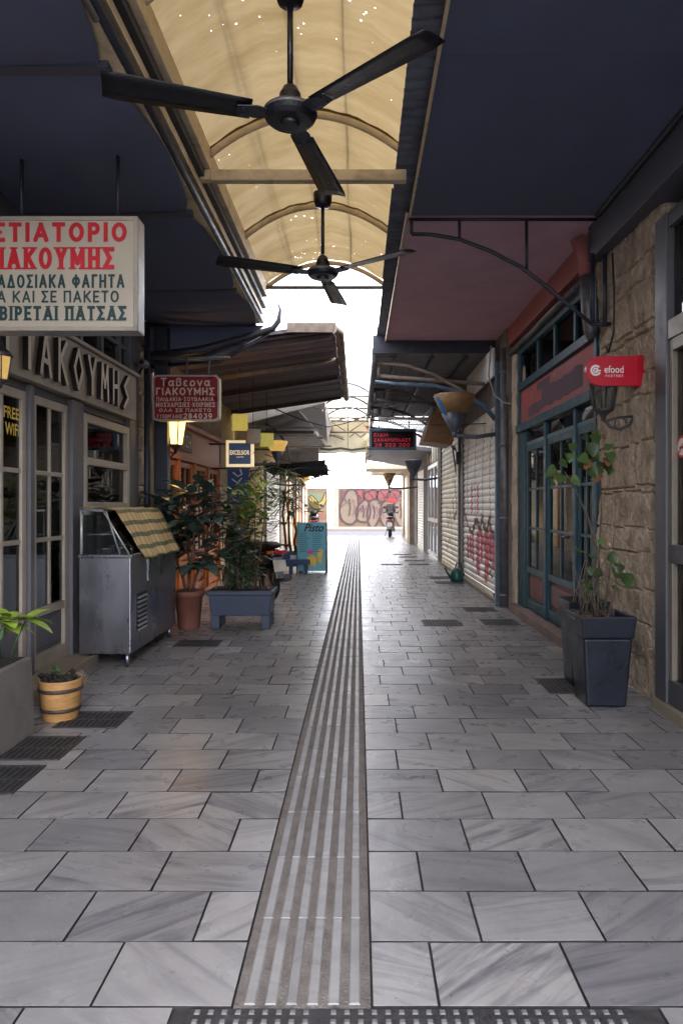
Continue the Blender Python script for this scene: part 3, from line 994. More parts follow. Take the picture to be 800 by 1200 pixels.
# transom lights above the board
m = MB()
for yy in [3.3, 3.9, 4.5, 5.1, 5.7, 6.2, 6.7, 7.2]:
    m.box(-2.58, LX - .008, yy - .03, yy + .03, 2.86, 3.35)
m.box(-2.585, LX - .02, 3.2, 7.43, 3.08, 3.12)
t = m.build('transom_frame', M['grey_paint'], g)
B(-2.56, -2.553, 3.2, 7.43, 2.86, 3.35).build('transom_glass', M['glass_dark'], g)
leaf_door(g, LX - .06, 4.50, 5.18, .1, 2.26, 1, M['grey_light'], M['glass_dark'], 3, 2, M['grey_paint'], panel_z=.52)
d2 = leaf_door(g, LX - .06, 5.27, 5.92, .1, 2.26, 1, M['grey_light'], M['glass_dark'], 3, 2, M['grey_paint'], panel_z=.52)
leaf_door(g, LX - .06, 3.75, 4.44, .1, 2.26, 1, M['grey_light'], M['glass_dark'], 3, 2, M['grey_paint'], panel_z=.52)
# free wifi sticker
y_ = 5.01
m = MB()
vY = Vector((0, -1, 0))
m.text('FREE', (LX - .035, 5.155, 2.055), Vector((0, -1, 0)) * -1, UP, -.001, .001) if False else None
m.text('FREE', (LX - .030, 4.87, 2.03), EY, UP, .22, .085, .02)
m.text('WiFi', (LX - .030, 4.89, 1.91), EY, UP, .20, .090, .02)
m.build('window_sticker', M['yellow'], g, fix=False)
# window
m = MB()
Xw = LX - .03
for (a, b, c, d_) in ((6.19, 6.26, 1.36, 2.24), (7.34, 7.41, 1.36, 2.24), (6.26, 7.34, 2.16, 2.24), (6.26, 7.34, 1.36, 1.43), (6.26, 7.34, 1.77, 1.84)):
    m.box(Xw - .04, Xw + .05, a, b, c, d_)
wf = m.build('window', M['grey_light'], g, bevel=.005)
B(Xw - .002, Xw + .004, 6.26, 7.34, 1.43, 2.16).build('glass_pane', M['glass_dark'], wf)
B(-2.6, -2.42, 6.17, 7.43, 1.31, 1.355).build('sill', M['grey_light'], wf, bevel=.006)
m = MB()
for i in range(26):
    yy = 6.6 + .28 * i / 26; 
    m.add([(-2.68 + .03 * math.sin(i * 1.3), yy, 2.12), (-2.68 + .03 * math.sin((i + 1) * 1.3), yy + .011, 2.12), (-2.68 + .035 * math.sin((i + 1) * 1.3), yy + .011 + .03, 1.84), (-2.68 + .035 * math.sin(i * 1.3), yy + .03, 1.84)], [(0, 1, 2, 3)])
m.build('curtain', M['curtain'], wf, fix=False)
B(-2.75, -2.74, 6.32, 6.5, 1.97, 2.08).build('menu_card', M['paper_y'], wf)
# fascia with raised angular letters
fa = B(-2.60, LX + .045, 3.6, 7.55, 2.335, 2.815).box(-2.60, LX + .075, 3.6, 7.58, 2.815, 2.85).build('name_board', M['grey_light'], g, bevel=.006)
GL = {'Γ': [((0, 0), (0, 1)), ((0, 1), (.75, .86))],
      'Ι': [((.3, 0), (.3, 1))],
      'Α': [((0, 0), (.38, 1)), ((.38, 1), (.78, 0)), ((.18, .34), (.62, .30))],
      'Κ': [((.05, 0), (.05, 1)), ((.05, .45), (.7, 1)), ((.2, .55), (.75, 0))],
      'Ο': [((.4, 0), (.02, .5)), ((.02, .5), (.4, 1)), ((.4, 1), (.8, .5)), ((.8, .5), (.4, 0))],
      'Υ': [((.4, 0), (.4, .5)), ((.4, .45), (0, 1)), ((.4, .45), (.8, 1))],
      'Μ': [((0, 0), (.12, 1)), ((.12, 1), (.42, .35)), ((.42, .35), (.72, 1)), ((.72, 1), (.85, 0))],
      'Η': [((.05, 0), (.05, 1)), ((.7, 0), (.7, 1)), ((.05, .5), (.7, .55))],
      'Σ': [((.7, 1), (.1, .66)), ((.1, .66), (.65, .36)), ((.65, .36), (.05, 0))]}
m = MB(); yy = 4.70
for ch in 'ΓΙΑΚΟΥΜΗΣ':
    wd = .20 if ch != 'Ι' else .10
    for (a, b) in GL[ch]:
        a = Vector((0, yy + a[0] * .21 - (.05 if ch == 'Ι' else 0), 2.41 + a[1] * .33)); b = Vector((0, yy + b[0] * .21 - (.05 if ch == 'Ι' else 0), 2.41 + b[1] * .33))
        t = (b - a).normalized(); n = Vector((0, -t.z, t.y)) * .021
        a -= t * .012; b += t * .012
        x0, x1 = LX + .046, LX + .085 + rnd.uniform(0, .002)
        P4 = [a - n, b - n, b + n, a + n]
        m.cm = 0
        m.add([Vector((x1, p.y, p.z)) for p in P4], [(0, 1, 2, 3)])
        m.cm = 1
        m.add([Vector((x0, p.y, p.z)) for p in P4] + [Vector((x1, p.y, p.z)) for p in P4], [(i, (i + 1) % 4, 4 + (i + 1) % 4, 4 + i) for i in range(4)])
    yy += .305 if ch != 'Ι' else .20
m.build('raised_letters', [M['letter'], M['letter_side_shade']], fa, fix=False)

# ================================================================== stone pier + pipes between the two left fronts
def rough_wall(name, X, y0, y1, z0, z1, side, depth, mt, parent, courses, amp=.02, seed=0, label=None, step=.035):
    """a stone wall face with cut blocks, in plane X, rough relief, with returns"""
    ny = max(4, int((y1 - y0) / step)); nz = max(6, int((z1 - z0) / step))
    m = MB(); vs = []; fs = []
    rr = random.Random(seed)
    js = [z0 + (z1 - z0) * (i + 1) / courses + rr.uniform(-.11, .11) for i in range(courses - 1)]
    vj = [rr.uniform(.3, .7) for _ in range(courses)]
    wob = [rr.uniform(0, 9) for _ in js]
    for j in range(nz + 1):
        z = z0 + (z1 - z0) * j / nz
        c = sum(1 for q in js if q < z)
        for i in range(ny + 1):
            yv = y0 + (y1 - y0) * i / ny
            p = Vector((seed * 3.1, yv * 3, z * 3))
            h = noise.fractal(p, .9, 2.2, 5) * amp * .8 + noise.noise(p * .5) * amp * 1.0 - abs(noise.noise(p * 5)) * amp * .35 - max(0, noise.noise(p * 9) - .25) * amp * .9
            dz = min([abs(z - q - .03 * noise.noise(Vector((yv * 2.5, wq, 0)))) for q, wq in zip(js, wob)] + [9])
            if dz < step * (.5 + .4 * noise.noise(p * 1.3)): h -= amp * .75
            if abs(yv - (y0 + (y1 - y0) * vj[c])) < step * .5: h -= amp * .55
            e = min(yv - y0, y1 - yv)
            if e < .05: h -= (.05 - e) * (.5 + noise.noise(p * 2) * .6)
            vs.append((X + side * h, yv + (noise.noise(p * 1.7) * .012 if 0 < i < ny else noise.noise(p * 1.2) * .02), z))
    for j in range(nz):
        for i in range(ny):
            a = j * (ny + 1) + i
            fs.append((a, a + 1, a + ny + 2, a + ny + 1))
    m.add(vs, fs, False)
    # returns and back
    xb = X - side * depth
    for i0, yv in ((0, y0), (ny, y1)):
        ring = [vs[j * (ny + 1) + i0] for j in range(nz + 1)]
        b = [(xb, yv, p[2]) for p in ring]
        k = len(ring)
        m.add(ring + b, [(i, i + 1, k + i + 1, k + i) for i in range(k - 1)])
    top = [vs[nz * (ny + 1) + i] for i in range(ny + 1)]
    m.add(top + [(xb, p[1], p[2]) for p in top], [(i, i + 1, ny + 2 + i, ny + 1 + i) for i in range(ny)])
    return m.build(name, mt, parent, label=label)

o = rough_wall('stone_pier', -2.52, 7.74, 8.32, 0, 3.6, 1, .5, M['stone'], None, 9, .03, 3, step=.025)
tag(o, 'narrow rough stone pier between the grey restaurant front and the varnished wooden front', 'wall')
o = MB().tube([(-2.43, 7.86, 0), (-2.43, 7.86, 3.5)], .035, 10).build('drainpipe', M['dark_steel'])
tag(o, 'thin dark drainpipe on the stone pier beside the grey restaurant window', 'pipe')
m = MB().box(-2.46, -2.30, 8.22, 8.36, 0, 3.55)
o = m.build('steel_post', M['dark_steel'], bevel=.006)
tag(o, 'square dark steel post left of the varnished wooden tavern front', 'post')
t = thing('security_camera', (-2.42, 7.75, 2.95), 'small round pale security camera on the pier above the red sign', 'camera')
m = MB(); m.X = Matrix.Translation((-2.40, 7.62, 2.98)) @ Matrix.Rotation(R(90), 4, 'X')
m.lathe((0, 0, 0), [(.0, -.07), (.045, -.07), (.05, -.03), (.05, .06), (.04, .065)], 16); m.build('housing', M['gal'], t)
m = MB(); m.X = Matrix.Translation((-2.40, 7.62, 2.98)) @ Matrix.Rotation(R(90), 4, 'X')
m.lathe((0, 0, 0), [(.03, .064), (.03, .069), (.0, .069)], 16); m.build('lens', M['black'], t)
MB().tube([(-2.40, 7.68, 2.98), (-2.45, 7.74, 2.96), (-2.50, 7.78, 2.9)], .012).build('arm', M['dark_steel'], t)

# ================================================================== varnished wooden tavern front
g = thing('tavern_building', (LX, 10.4, 0), 'varnished orange wood tavern front with glazed doors lit by a warm lantern', 'building')
m = MB()
m.box(-2.9, LX - .02, 8.36, 12.6, 2.52, 4.0)
m.box(-2.9, LX + .02, 8.36, 8.56, 0, 2.52)
m.box(-2.9, LX + .02, 12.3, 12.6, 0, 2.52)
m.build('wall', M['plaster'], g)
B(-4.6, -4.5, 8.4, 12.6, 0, 3).box(-4.5, -2.7, 8.4, 12.6, -.01, .01).box(-4.5, -2.7, 8.37, 8.4, 0, 3).box(-4.5, -2.7, 12.57, 12.6, 0, 3).box(-4.6, -2.7, 8.3, 12.6, 3.02, 3.1).build('interior', M['interior_warm'], g)
m = MB()
m.box(-2.58, LX + .04, 8.56, 12.3, 2.03, 2.12)     # lintel
m.box(-2.60, LX + .005, 8.56, 12.3, 2.12, 2.52)
m.box(-2.60, LX + .08, 8.5, 12.36, 2.50, 2.57)
for yy in (8.56, 9.42, 10.35, 11.28, 12.2):
    m.box(-2.60, LX + .03, yy, yy + .1, .06, 2.03)
m.box(-2.62, LX + .06, 8.5, 12.36, 0, .06)
m.build('frame', M['wood'], g, bevel=.006)
for yy in (8.66, 9.52, 10.45, 11.38):
    leaf_door(g, LX - .05, yy, yy + .76 + (.06 if yy > 9 else 0), .07, 2.02, 1, M['wood'], M['glass'], 3, 2, M['wood'], panel_z=.62, rail=.08)
m = B(LX + .012, LX + .032, 9.2, 10.15, 2.17, 2.46)
pl = m.build('plaque', M['wood_dark'], g, bevel=.004)
m = MB(); lettering(m, 'ΓΟΥΣΗ', (LX + .033, 9.27, 2.23), EY, UP, .8, .17, .15)
m.build('lettering', M['sign_cream'], pl, fix=False)

# warm wall lanterns -------------------------------------------------
def lantern(name, loc, label, lit, s=1., cap=1, cat='lantern', wall=-1, group='wrought iron wall lanterns'):
    """lantern centred at loc (bottom of glass), bracket back to a wall on side wall (-1 left, +1 right)"""
    t = thing(name, loc, label, cat, group)
    L = Vector(loc)
    m = MB(); r0, r1, h = .075 * s, .115 * s, .26 * s
    gl = MB()
    for k in range(6):
        a0 = 2 * math.pi * k / 6; a1 = 2 * math.pi * (k + 1) / 6
        p = [L + Vector((math.cos(a0) * r0, math.sin(a0) * r0, 0)), L + Vector((math.cos(a1) * r0, math.sin(a1) * r0, 0)), L + Vector((math.cos(a1) * r1, math.sin(a1) * r1, h)), L + Vector((math.cos(a0) * r1, math.sin(a0) * r1, h))]
        gl.poly(p)
        m.tube([p[0], p[3]], .008 * s, 6)
        m.tube([p[3], p[2]], .008 * s, 6); m.tube([p[0], p[1]], .008 * s, 6)
    m.lathe(L, [(.0, -.09 * s), (.015 * s, -.085 * s), (.02 * s, -.05 * s), (.04 * s, -.03 * s), (r0, -.01 * s), (r0, 0)], 12)
    m.build('frame', M['dark_iron'], t)
    gl.build('glass_panes', lit, t)
    m = MB().lathe(L + Vector((0, 0, h)), [(r1 * 1.12, 0), (r1 * .85, .05 * s * cap), (r1 * .45, .09 * s * cap), (.03 * s, .11 * s * cap), (.03 * s, .13 * s * cap), (.012 * s, .15 * s * cap), (.018 * s, .165 * s * cap), (.0, .18 * s * cap)], 12)
    m.build('cap', M['dark_iron'], t)
    m = MB()
    wx = L.x + wall * .24 * s
    m.tube([L + Vector((0, 0, -.07 * s)), L + Vector((wall * .05 * s, 0, -.13 * s)), L + Vector((wall * .13 * s, 0, -.15 * s)), L + Vector((wall * .20 * s, 0, -.11 * s)), Vector((wx, L.y, L.z - .04 * s))], .012 * s, 8)
    m.tube([L + Vector((0, 0, -.09 * s)), L + Vector((wall * .12 * s, 0, -.06 * s)), Vector((wx, L.y, L.z - .05 * s))], .010 * s, 8)
    m.tube(arc((L.x + wall * .13 * s, L.y, L.z - .105 * s), .045 * s, 0, 330, 14), .007 * s, 6)
    m.box(*sorted((wx, wx + wall * .02)), L.y - .035 * s, L.y + .035 * s, L.z - .14 * s, L.z + .04 * s)
    m.build('bracket', M['dark_iron'], t)
    return t

t = lantern('wall_lantern', (-2.255, 8.42, 2.14), 'lit amber wall lantern glowing under the red sign', M['amber'], 1.15)
pl_ = bpy.data.lights.new('lantern_bulb', 'POINT'); pl_.energy = 1.3; pl_.color = (1, .55, .18); pl_.shadow_soft_size = .05
po = bpy.data.objects.new('lantern_bulb', pl_); col.objects.link(po); po.parent = t; po.location = (.0, .0, .0); po.location = (.10, .22, .12)
lantern('wall_lantern', (-2.355, 4.50, 2.225), 'unlit amber wall lantern at the left edge below the white sign', M['amber_off_glow'], .60)

# ================================================================== further left fronts
g = thing('shop_building', (LX, 16, 0), 'weathered yellowish shop front with pale roller shutter behind the potted shrubs', 'building', 'shuttered shop buildings')
m = MB()
m.box(-3.0, LX - .05, 12.62, 13.2, 0, 3.5); m.box(-3.0, LX - .06, 13.2, 15.6, 2.3, 3.5)
m.box(-3.0, LX, 15.6, 17.9, 0, 3.5); m.box(-3.0, LX - .01, 17.9, 21.6, 2.55, 3.5)
m.build('wall', M['yellow_wall'], g)
B(-2.8, -2.72, 13.2, 15.6, 0, 2.3).build('closed_shopfront', M['wood_dark'], g)
def shutter(parent, X, y0, y1, z0, z1, side, mt, pitch=.085, amp=.014, posts=True):
    m = MB(); n = int((z1 - z0) / pitch); pr = []
    for i in range(n):
        for t, h in ((0, 0), (.18, .75), (.45, 1), (.75, .8), (.93, .1)):
            pr.append((z0 + (i + t) * (z1 - z0) / n, h * amp))
    pr.append((z1, 0))
    vs = []
    for z, h in pr: vs += [(X + side * h, y0, z), (X + side * h, y1, z)]
    m.add(vs, [(2 * i, 2 * i + 1, 2 * i + 3, 2 * i + 2) for i in range(len(pr) - 1)])
    m.box(*sorted((X - side * .012, X + side * .022)), y0, y1, z0 - .07, z0 - .002)
    sh = m.build('roller_shutter', mt, parent, fix=False)
    if posts:
        for yy in (y0, y1):
            B(*sorted((X - side * .03, X + side * .05)), yy - .045, yy + .045, z0 - .08, z1 + .02).build('side_rail', M['gal'], sh, bevel=.004)
    def f(a, b):
        t = ((b - z0) / ((z1 - z0) / n)) % 1
        pts = ((0, 0), (.18, .75), (.45, 1), (.75, .8), (.93, .1), (1, 0))
        for (t0, h0), (t1, h1) in zip(pts, pts[1:]):
            if t0 <= t <= t1:
                h = h0 + (h1 - h0) * (t - t0) / (t1 - t0); break
        return Vector((X + side * (h * amp + .004), a, b))
    return sh, f
shutter(g, LX + .02, 18.1, 21.4, .1, 2.55, 1, M['shutter'])
g = thing('end_building', (-2.3, 26, 0), 'plain beige plastered building at the far left end of the alley', 'building')
m = MB(); m.box(-3.2, -2.32, 21.65, 31, 0, 3.7)
m.build('wall', M['plaster'], g)
m = MB()
for (a, b) in ((22.4, 24.0), (25.0, 26.4), (27.6, 29.2)):
    dr = B(-2.318, -2.30, a + .1, b - .1, .02, 2.3).build('door', M['shutter_y'], g)
    B(-2.32, -2.27, a, a + .1, 0, 2.4).box(-2.32, -2.27, b - .1, b, 0, 2.4).box(-2.32, -2.27, a + .1, b - .1, 2.3, 2.4).build('door_frame', M['wood'], dr)

# ================================================================== RIGHT: glass shop, pillar
g = thing('glass_shop', (2.1, 3, 0), 'grey aluminium glazed shop front at the right edge beside the stone pillar', 'building')
m = MB()
m.box(2.045, 2.20, 4.55, 4.72, .08, 3.35)
for yy in (3.3, 2.1, .9, -.3): m.box(2.10, 2.20, yy, yy + .1, .08, 3.35)
m.box(2.06, 2.19, -2, 4.55, 1.02, 1.14); m.box(2.06, 2.19, -2, 4.55, .08, .24); m.box(2.058, 2.2, -2, 4.55, 3.25, 3.35)
m.build('frame', M['grey_alu'], g, bevel=.005)
m = MB(); m.box(2.054, 2.20, -2, 4.549, 2.50, 2.63); m.box(2.064, 2.19, -2, 4.5, 2.42, 2.50); m.box(2.064, 2.18, 4.50, 4.548, .24, 2.499)
m.build('transom', M['taupe_alu'], g, bevel=.004)
B(2.10, 2.106, -2, 4.55, .24, 3.25).build('glass_pane', M['glass'], g)
B(3.6, 3.7, -2, 4.7, 0, 3.4).box(2.2, 3.6, -2, 4.7, -.01, .01).box(2.2, 3.6, 4.56, 4.64, 0, 3.4).box(2.2, 3.7, -2, 4.7, 3.41, 3.5).build('interior', M['interior'], g)
m = MB()
for i in range(40):
    yy = 3.3 + i * .03
    m.add([(2.42 + .03 * math.sin(i * 1.1), yy, 2.45), (2.42 + .03 * math.sin(i * 1.1 + 1.1), yy + .03, 2.45), (2.42 + .03 * math.sin(i * 1.1 + 1.1), yy + .03, 2.9), (2.42 + .03 * math.sin(i * 1.1), yy, 2.9)], [(0, 1, 2, 3)])
m.box(2.45, 2.5, 3.4, 4.3, .5, 1.9)
m.build('curtain', M['curtain'], g, fix=False)
B(2.02, 2.2, -2, 4.72, 0, .075).build('threshold', M['pale_stone'], g)
m = MB(); c = Vector((2.113, 4.44, 1.78))
def ring(m, c, r0, r1, x, n=28):
    vs = []
    for k in range(n):
        a = 2 * math.pi * k / n
        for r in (r0, r1): vs.append((x, c.y + r * math.cos(a), c.z + r * math.sin(a)))
    m.add(vs, [(2 * k, 2 * k + 1, (2 * k + 3) % (2 * n), (2 * k + 2) % (2 * n)) for k in range(n)])
def disc(m, c, r, x, n=28):
    m.poly([(x, c.y + r * math.cos(2 * math.pi * k / n), c.z + r * math.sin(2 * math.pi * k / n)) for k in range(n)])
XS = 2.0985
disc(m, c, .07, XS); m.cm = 1; ring(m, c, .056, .072, XS - .001)
m.add([(XS - .0012, c.y - .045, c.z + .035), (XS - .0012, c.y - .035, c.z + .045), (XS - .0012, c.y + .045, c.z - .035), (XS - .0012, c.y + .035, c.z - .045)], [(0, 1, 2, 3)])
m.cm = 2; m.add([(XS - .0009, c.y - .042, c.z - .012), (XS - .0009, c.y + .03, c.z - .012), (XS - .0009, c.y + .03, c.z + .004), (XS - .0009, c.y - .042, c.z + .004)], [(0, 1, 2, 3)])
m.build('no_smoking_sticker', [M['white'], M['sticker_red'], M['black']], g, fix=False)

o = rough_wall('stone_pillar', 2.09, 4.73, 6.04, 0, 3.52, -1, .5, M['stone'], None, 15, .030, 5, step=.015)
tag(o, 'thick weathered stone pillar between the green doors and the glass shop', 'pillar')
o = MB().tube([(2.06, 5.55, 3.45), (2.055, 5.5, 3.1), (2.06, 5.52, 2.8), (2.055, 5.62, 2.66), (2.06, 5.7, 2.72)], .008, 6).build('hanging_cable', M['cable'])
tag(o, 'thin black cable hanging loose down the stone pillar', 'cable')

# green timber shop front
GX = 2.12
g = thing('green_shop', (GX, 7.5, 0), 'dark teal green timber shop front with red panels beside the stone pillar', 'building')
m = MB()
m.box(GX - .02, GX + .12, 6.05, 6.11, .1, 3.42)
m.box(GX - .02, GX + .12, 8.6, 9.02, .1, 2.34)
m.box(GX - .02, GX + .12, 8.90, 9.02, 2.34, 3.42)
m.box(GX - .02, GX + .10, 6.11, 8.9, 3.36, 3.42)
m.box(GX - .06, GX + .10, 6.11, 8.98, 2.34, 2.44)
m.box(GX - .05, GX + .10, 6.11, 8.9, 2.88, 2.97)
for yy in (6.72, 7.42, 8.12): m.box(GX, GX + .08, yy - .03, yy + .03, 2.97, 3.36)
for yy in (6.645, 7.70): m.box(GX - .025, GX + .10, yy - .035, yy + .035, .1, 2.34)
m.build('frame', M['teal'], g, bevel=.006)
B(GX + .0, 2.9, 6.06, 9.24, 3.425, 3.9).build('upper_wall', M['old_wall'], g)
B(GX + .03, GX + .036, 6.11, 8.9, 2.97, 3.36).build('transom_glass', M['glass_shop'], g)
rb = B(GX - .005, GX + .03, 6.11, 8.9, 2.44, 2.88).build('sign_board', M['red_board'], g)
rp = MB()
for (a, b, c_, d_) in ((6.45, 7.9, 2.52, 2.74), (7.55, 8.1, 2.745, 2.84), (7.9, 8.5, 2.50, 2.62)):
    n_ = 14; P = []
    for i in range(n_): P.append((a + (b - a) * i / (n_ - 1), c_ + rnd.uniform(-.015, .015)))
    for i in range(n_): P.append((b - (b - a) * i / (n_ - 1), d_ + rnd.uniform(-.018, .018)))
    xx = GX - .0075 - .001 * len(rp.f)
    rp.poly([(xx, p[0], p[1]) for p in P])
rp.build('faded_patch', M['mauve'], rb, fix=False)
m = MB()
for (yy, zz) in ((7.35, 2.80), (8.3, 2.74), (8.75, 2.55)):
    m.poly([(GX - .014, yy + rnd.uniform(.02, .05) * math.cos(a), zz + rnd.uniform(.02, .06) * math.sin(a)) for a in [k * .52 for k in range(12)]])
m.build('peeled_patch', M['pale_stone'], rb, fix=False)
for (a, b) in ((6.11, 6.61), (6.68, 7.66), (7.735, 8.6)):
    dr = leaf_door(g, GX + .035, a, b, .12, 2.15, -1, M['teal'], M['glass_shop'], 3, 2, M['red_panel'], panel_z=.56, rail=.075, mull=.03)
m = MB(); m.box(GX - .01, GX + .05, 6.11, 8.6, 2.15, 2.19)
m.build('door_head', M['teal_light'], g, bevel=.004)
m = MB()
for (a, b) in ((6.11, 6.61), (6.68, 7.66), (7.735, 8.6)): m.box(GX + .01, GX + .03, a, b, 2.19, 2.34)
m.build('top_light', M['glass_dark'], g)
MB().tube([(GX - .02, 6.80, 1.08), (GX - .055, 6.80, 1.08), (GX - .055, 6.92, 1.08)], .012).build('door_handle', M['dark_steel'], g)
B(1.985, GX + .1, 6.08, 9.05, 0, .10).build('sill', M['sill_stone'], g, bevel=.008, label='worn red-brown stone sill')
B(3.5, 3.6, 6.05, 9.05, 0, 3.4).box(GX + .12, 3.5, 6.05, 9.05, -.01, .08).box(GX + .12, 3.5, 6.04, 6.06, 0, 3.4).box(GX + .12, 3.5, 9.0, 9.04, 0, 3.4).box(GX + .1, 3.6, 6.02, 9.05, 3.43, 3.5).build('interior', M['interior'], g)
m = MB()
for (a, b, z0, z1) in ((7.0, 7.05, .8, 1.9), (8.0, 8.06, .9, 2.0), (6.38, 6.44, 1.25, 1.95)): m.box(GX + .2, GX + .23, a, b, z0, z1)
m.build('reflection_strip', M['sign_yellow_edge'], g)  # added yellow strips imitating reflections in the door panes
m = MB(); m.add([(GX - .004, 8.75 + .09 * math.cos(k * .42), 3.05 + .14 * math.sin(k * .42)) for k in range(15)], [tuple(range(15))])
m.build('oval_plate', M['pale_stone'], g, fix=False)

# posts between the green front and the shutters
o = rough_wall('stone_strip', 2.06, 9.03, 9.26, 0, 3.4, -1, .3, M['plaster'], None, 7, .008, 9)
tag(o, 'narrow pale stone strip between the green shop front and the tall pipe', 'wall')
m = MB().tube([(1.99, 9.34, .02), (1.99, 9.34, 3.55)], .06, 12)
for zz in (.15, 1.2, 2.2, 3.2): m.tube([(1.99, 9.34, zz), (1.99, 9.34, zz + .04)], .068, 12)
tag(m.build('rain_pipe', M['gal']), 'tall grey rain pipe between the green front and the first shutter', 'pipe')
o = B(1.90, 1.985, 9.46, 9.55, 0, 3.4).build('steel_post', M['blue_steel'], bevel=.006)
tag(o, 'square blue painted steel post at the near edge of the graffiti shutter', 'post')

# shuttered shops on the right
SX = 1.985
g = thing('shop_building', (SX, 13, 0), 'shop front with two graffiti sprayed roller shutters beyond the green doors', 'building', 'shuttered shop buildings')
m = MB(); m.box(SX + .02, 2.9, 9.26, 16.5, 2.86, 3.9); m.box(SX - .02, 2.9, 12.86, 13.28, 0, 2.86); m.box(SX - .02, 2.9, 16.3, 16.6, 0, 2.86); m.box(SX + .05, 2.9, 9.26, 9.6, 0, 2.86)
m.build('wall', M['old_wall'], g)
B(SX - .05, SX + .02, 9.5, 16.5, 0, .05).build('sill', M['pale_stone'], g)
B(SX - .1, SX - .07, 9.62, 11.9, 3.22, 3.62).build('white_panel', M['far_white'], g)
s1, f1 = shutter(g, SX, 9.62, 12.84, .13, 2.84, -1, M['shutter'], .105, .02)
s2, f2 = shutter(g, SX, 13.30, 16.26, .13, 2.84, -1, M['shutter_y'], .105, .02)
gb = MB(); gp = MB(); gd = MB()
crown = [(12.8, 1.75), (12.75, 1.3), (12.2, .98), (11.85, .92), (11.55, 1.15), (11.3, 1.16), (11.05, 1.02), (10.9, 1.25), (10.75, 1.1), (10.5, 1.0), (10.3, 1.22), (10.15, 1.05), (9.9, .95), (9.7, 1.1)]
gb.ribbon(crown, .07, f1)
for a, b in zip(crown[3:], crown[4:]):
    gb.ribbon([(a[0], a[1] - .05), (b[0], b[1] - .05)], .09, lambda u, v: f1(u, v) + Vector((-.001, 0, 0)))
for yy in (12.3, 11.5, 10.8, 10.2): gb.ribbon([(yy, 1.15), (yy + .08, 1.7), (yy + .02, 2.3), (yy - .15, 2.6)], .04, f1)
for (yy, zt, zb) in ((12.3, .86, .45), (12.0, .88, .5), (11.75, .88, .42), (11.35, .95, .30), (11.2, 1.0, .25), (10.95, .98, .5), (10.6, .98, .2), (10.45, .98, .28), (10.2, 1.05, .55), (9.95, .9, .45), (9.8, .92, .4)):
    gp.ribbon([(yy, zt), (yy + rnd.uniform(-.03, .03), (zt + zb) / 2), (yy, zb)], rnd.uniform(.15, .21), lambda u, v: f1(u, v) + Vector((-.002, 0, 0)))
gp.ribbon([(10.95, .95), (10.6, .72), (10.45, .95)], .1, lambda u, v: f1(u, v) + Vector((-.003, 0, 0)))
for yy in (11.9, 11.3):
    MB().ribbon([(yy, 1.25), (yy, 1.75)], .13, f1).build('graffiti_stripe', M['g_pink'], s1, fix=False)
gd.ribbon([(10.35, .86), (10.2, .68)], .04, lambda u, v: f1(u, v) + Vector((-.005, 0, 0)))
gd.ribbon([(10.3, .52), (10.1, .46), (10.25, .38), (10.05, .33)], .045, lambda u, v: f1(u, v) + Vector((-.005, 0, 0)))
gb.build('graffiti_outline', M['g_brown'], s1, fix=False)
gp.build('graffiti_drips', M['g_pink'], s1, fix=False)
gd.build('graffiti_mark', M['ink'], s1, fix=False)
gy = MB(); gy.ribbon([(14.0, 1.9), (13.7, 1.3), (14.1, 1.1), (14.3, 1.55)], .09, f2); gy.build('graffiti_squiggle', M['g_yellow'], s2, fix=False)
gy = MB(); gy.ribbon([(15.4, 1.4), (15.0, .9), (14.7, 1.3), (14.5, .8)], .035, f2); gy.ribbon([(15.6, .7), (15.2, .4), (14.8, .7), (14.3, .35)], .03, f2); gy.build('graffiti_scrawl', M['g_brown'], s2, fix=False)
m = MB()
for yy, zz in ((9.75, .09), (12.7, .09)): m.box(SX - .06, SX - .02, yy - .04, yy + .04, zz, zz + .05)
m.build('padlock', M['black'], s1)

g = thing('shop_building', (SX, 20, 0), 'shop front with pale aluminium door and a narrow roller shutter past two graffiti shutters', 'building', 'shuttered shop buildings')
m = MB(); m.box(SX - .01, 2.9, 16.62, 24.2, 2.5, 3.8); m.box(SX - .03, 2.9, 16.62, 16.9, 0, 2.5); m.box(SX - .03, 2.9, 19.5, 20.3, 0, 2.5); m.box(SX - .03, 2.9, 23.0, 24.2, 0, 2.5)
m.build('wall', M['old_wall'], g)
m = MB()
for yy in (16.95, 17.8, 18.65, 19.4): m.box(SX - .02, SX + .05, yy, yy + .09, .05, 2.5)
for zz in (.05, .95, 2.4): m.box(SX - .015, SX + .04, 16.95, 19.45, zz, zz + .1)
m.build('door', M['alu'], g)
B(SX + .01, SX + .016, 17, 19.45, .15, 2.4).build('glass_pane', M['glass_dark'], g)
shutter(g, SX, 20.35, 22.95, .1, 2.5, -1, M['shutter'])
for yy in (16.9, 17.5, 18.1, 18.7, 19.3): B(SX - .03, SX - .012, yy, yy + .12, 2.55, 3.1).build('window_bar', M['shutter_y'], g)
g = thing('shop_building', (SX, 27, 0), 'plain shop front with rusty pillar at the far right end of the alley', 'building', 'shuttered shop buildings')
m = MB(); m.box(SX - .02, 2.9, 24.22, 31, 2.6, 3.8); m.box(SX - .14, 2.9, 24.22, 25.4, 0, 2.6); m.box(SX - .02, 2.9, 29.6, 31, 0, 2.6)
m.build('wall', M['plaster'], g)
B(SX - .18, SX - .142, 24.2, 25.4, 0, 2.5).build('rusty_pillar', M['rusty'], g)
shutter(g, SX, 25.5, 29.5, .1, 2.6, -1, M['shutter_y'])

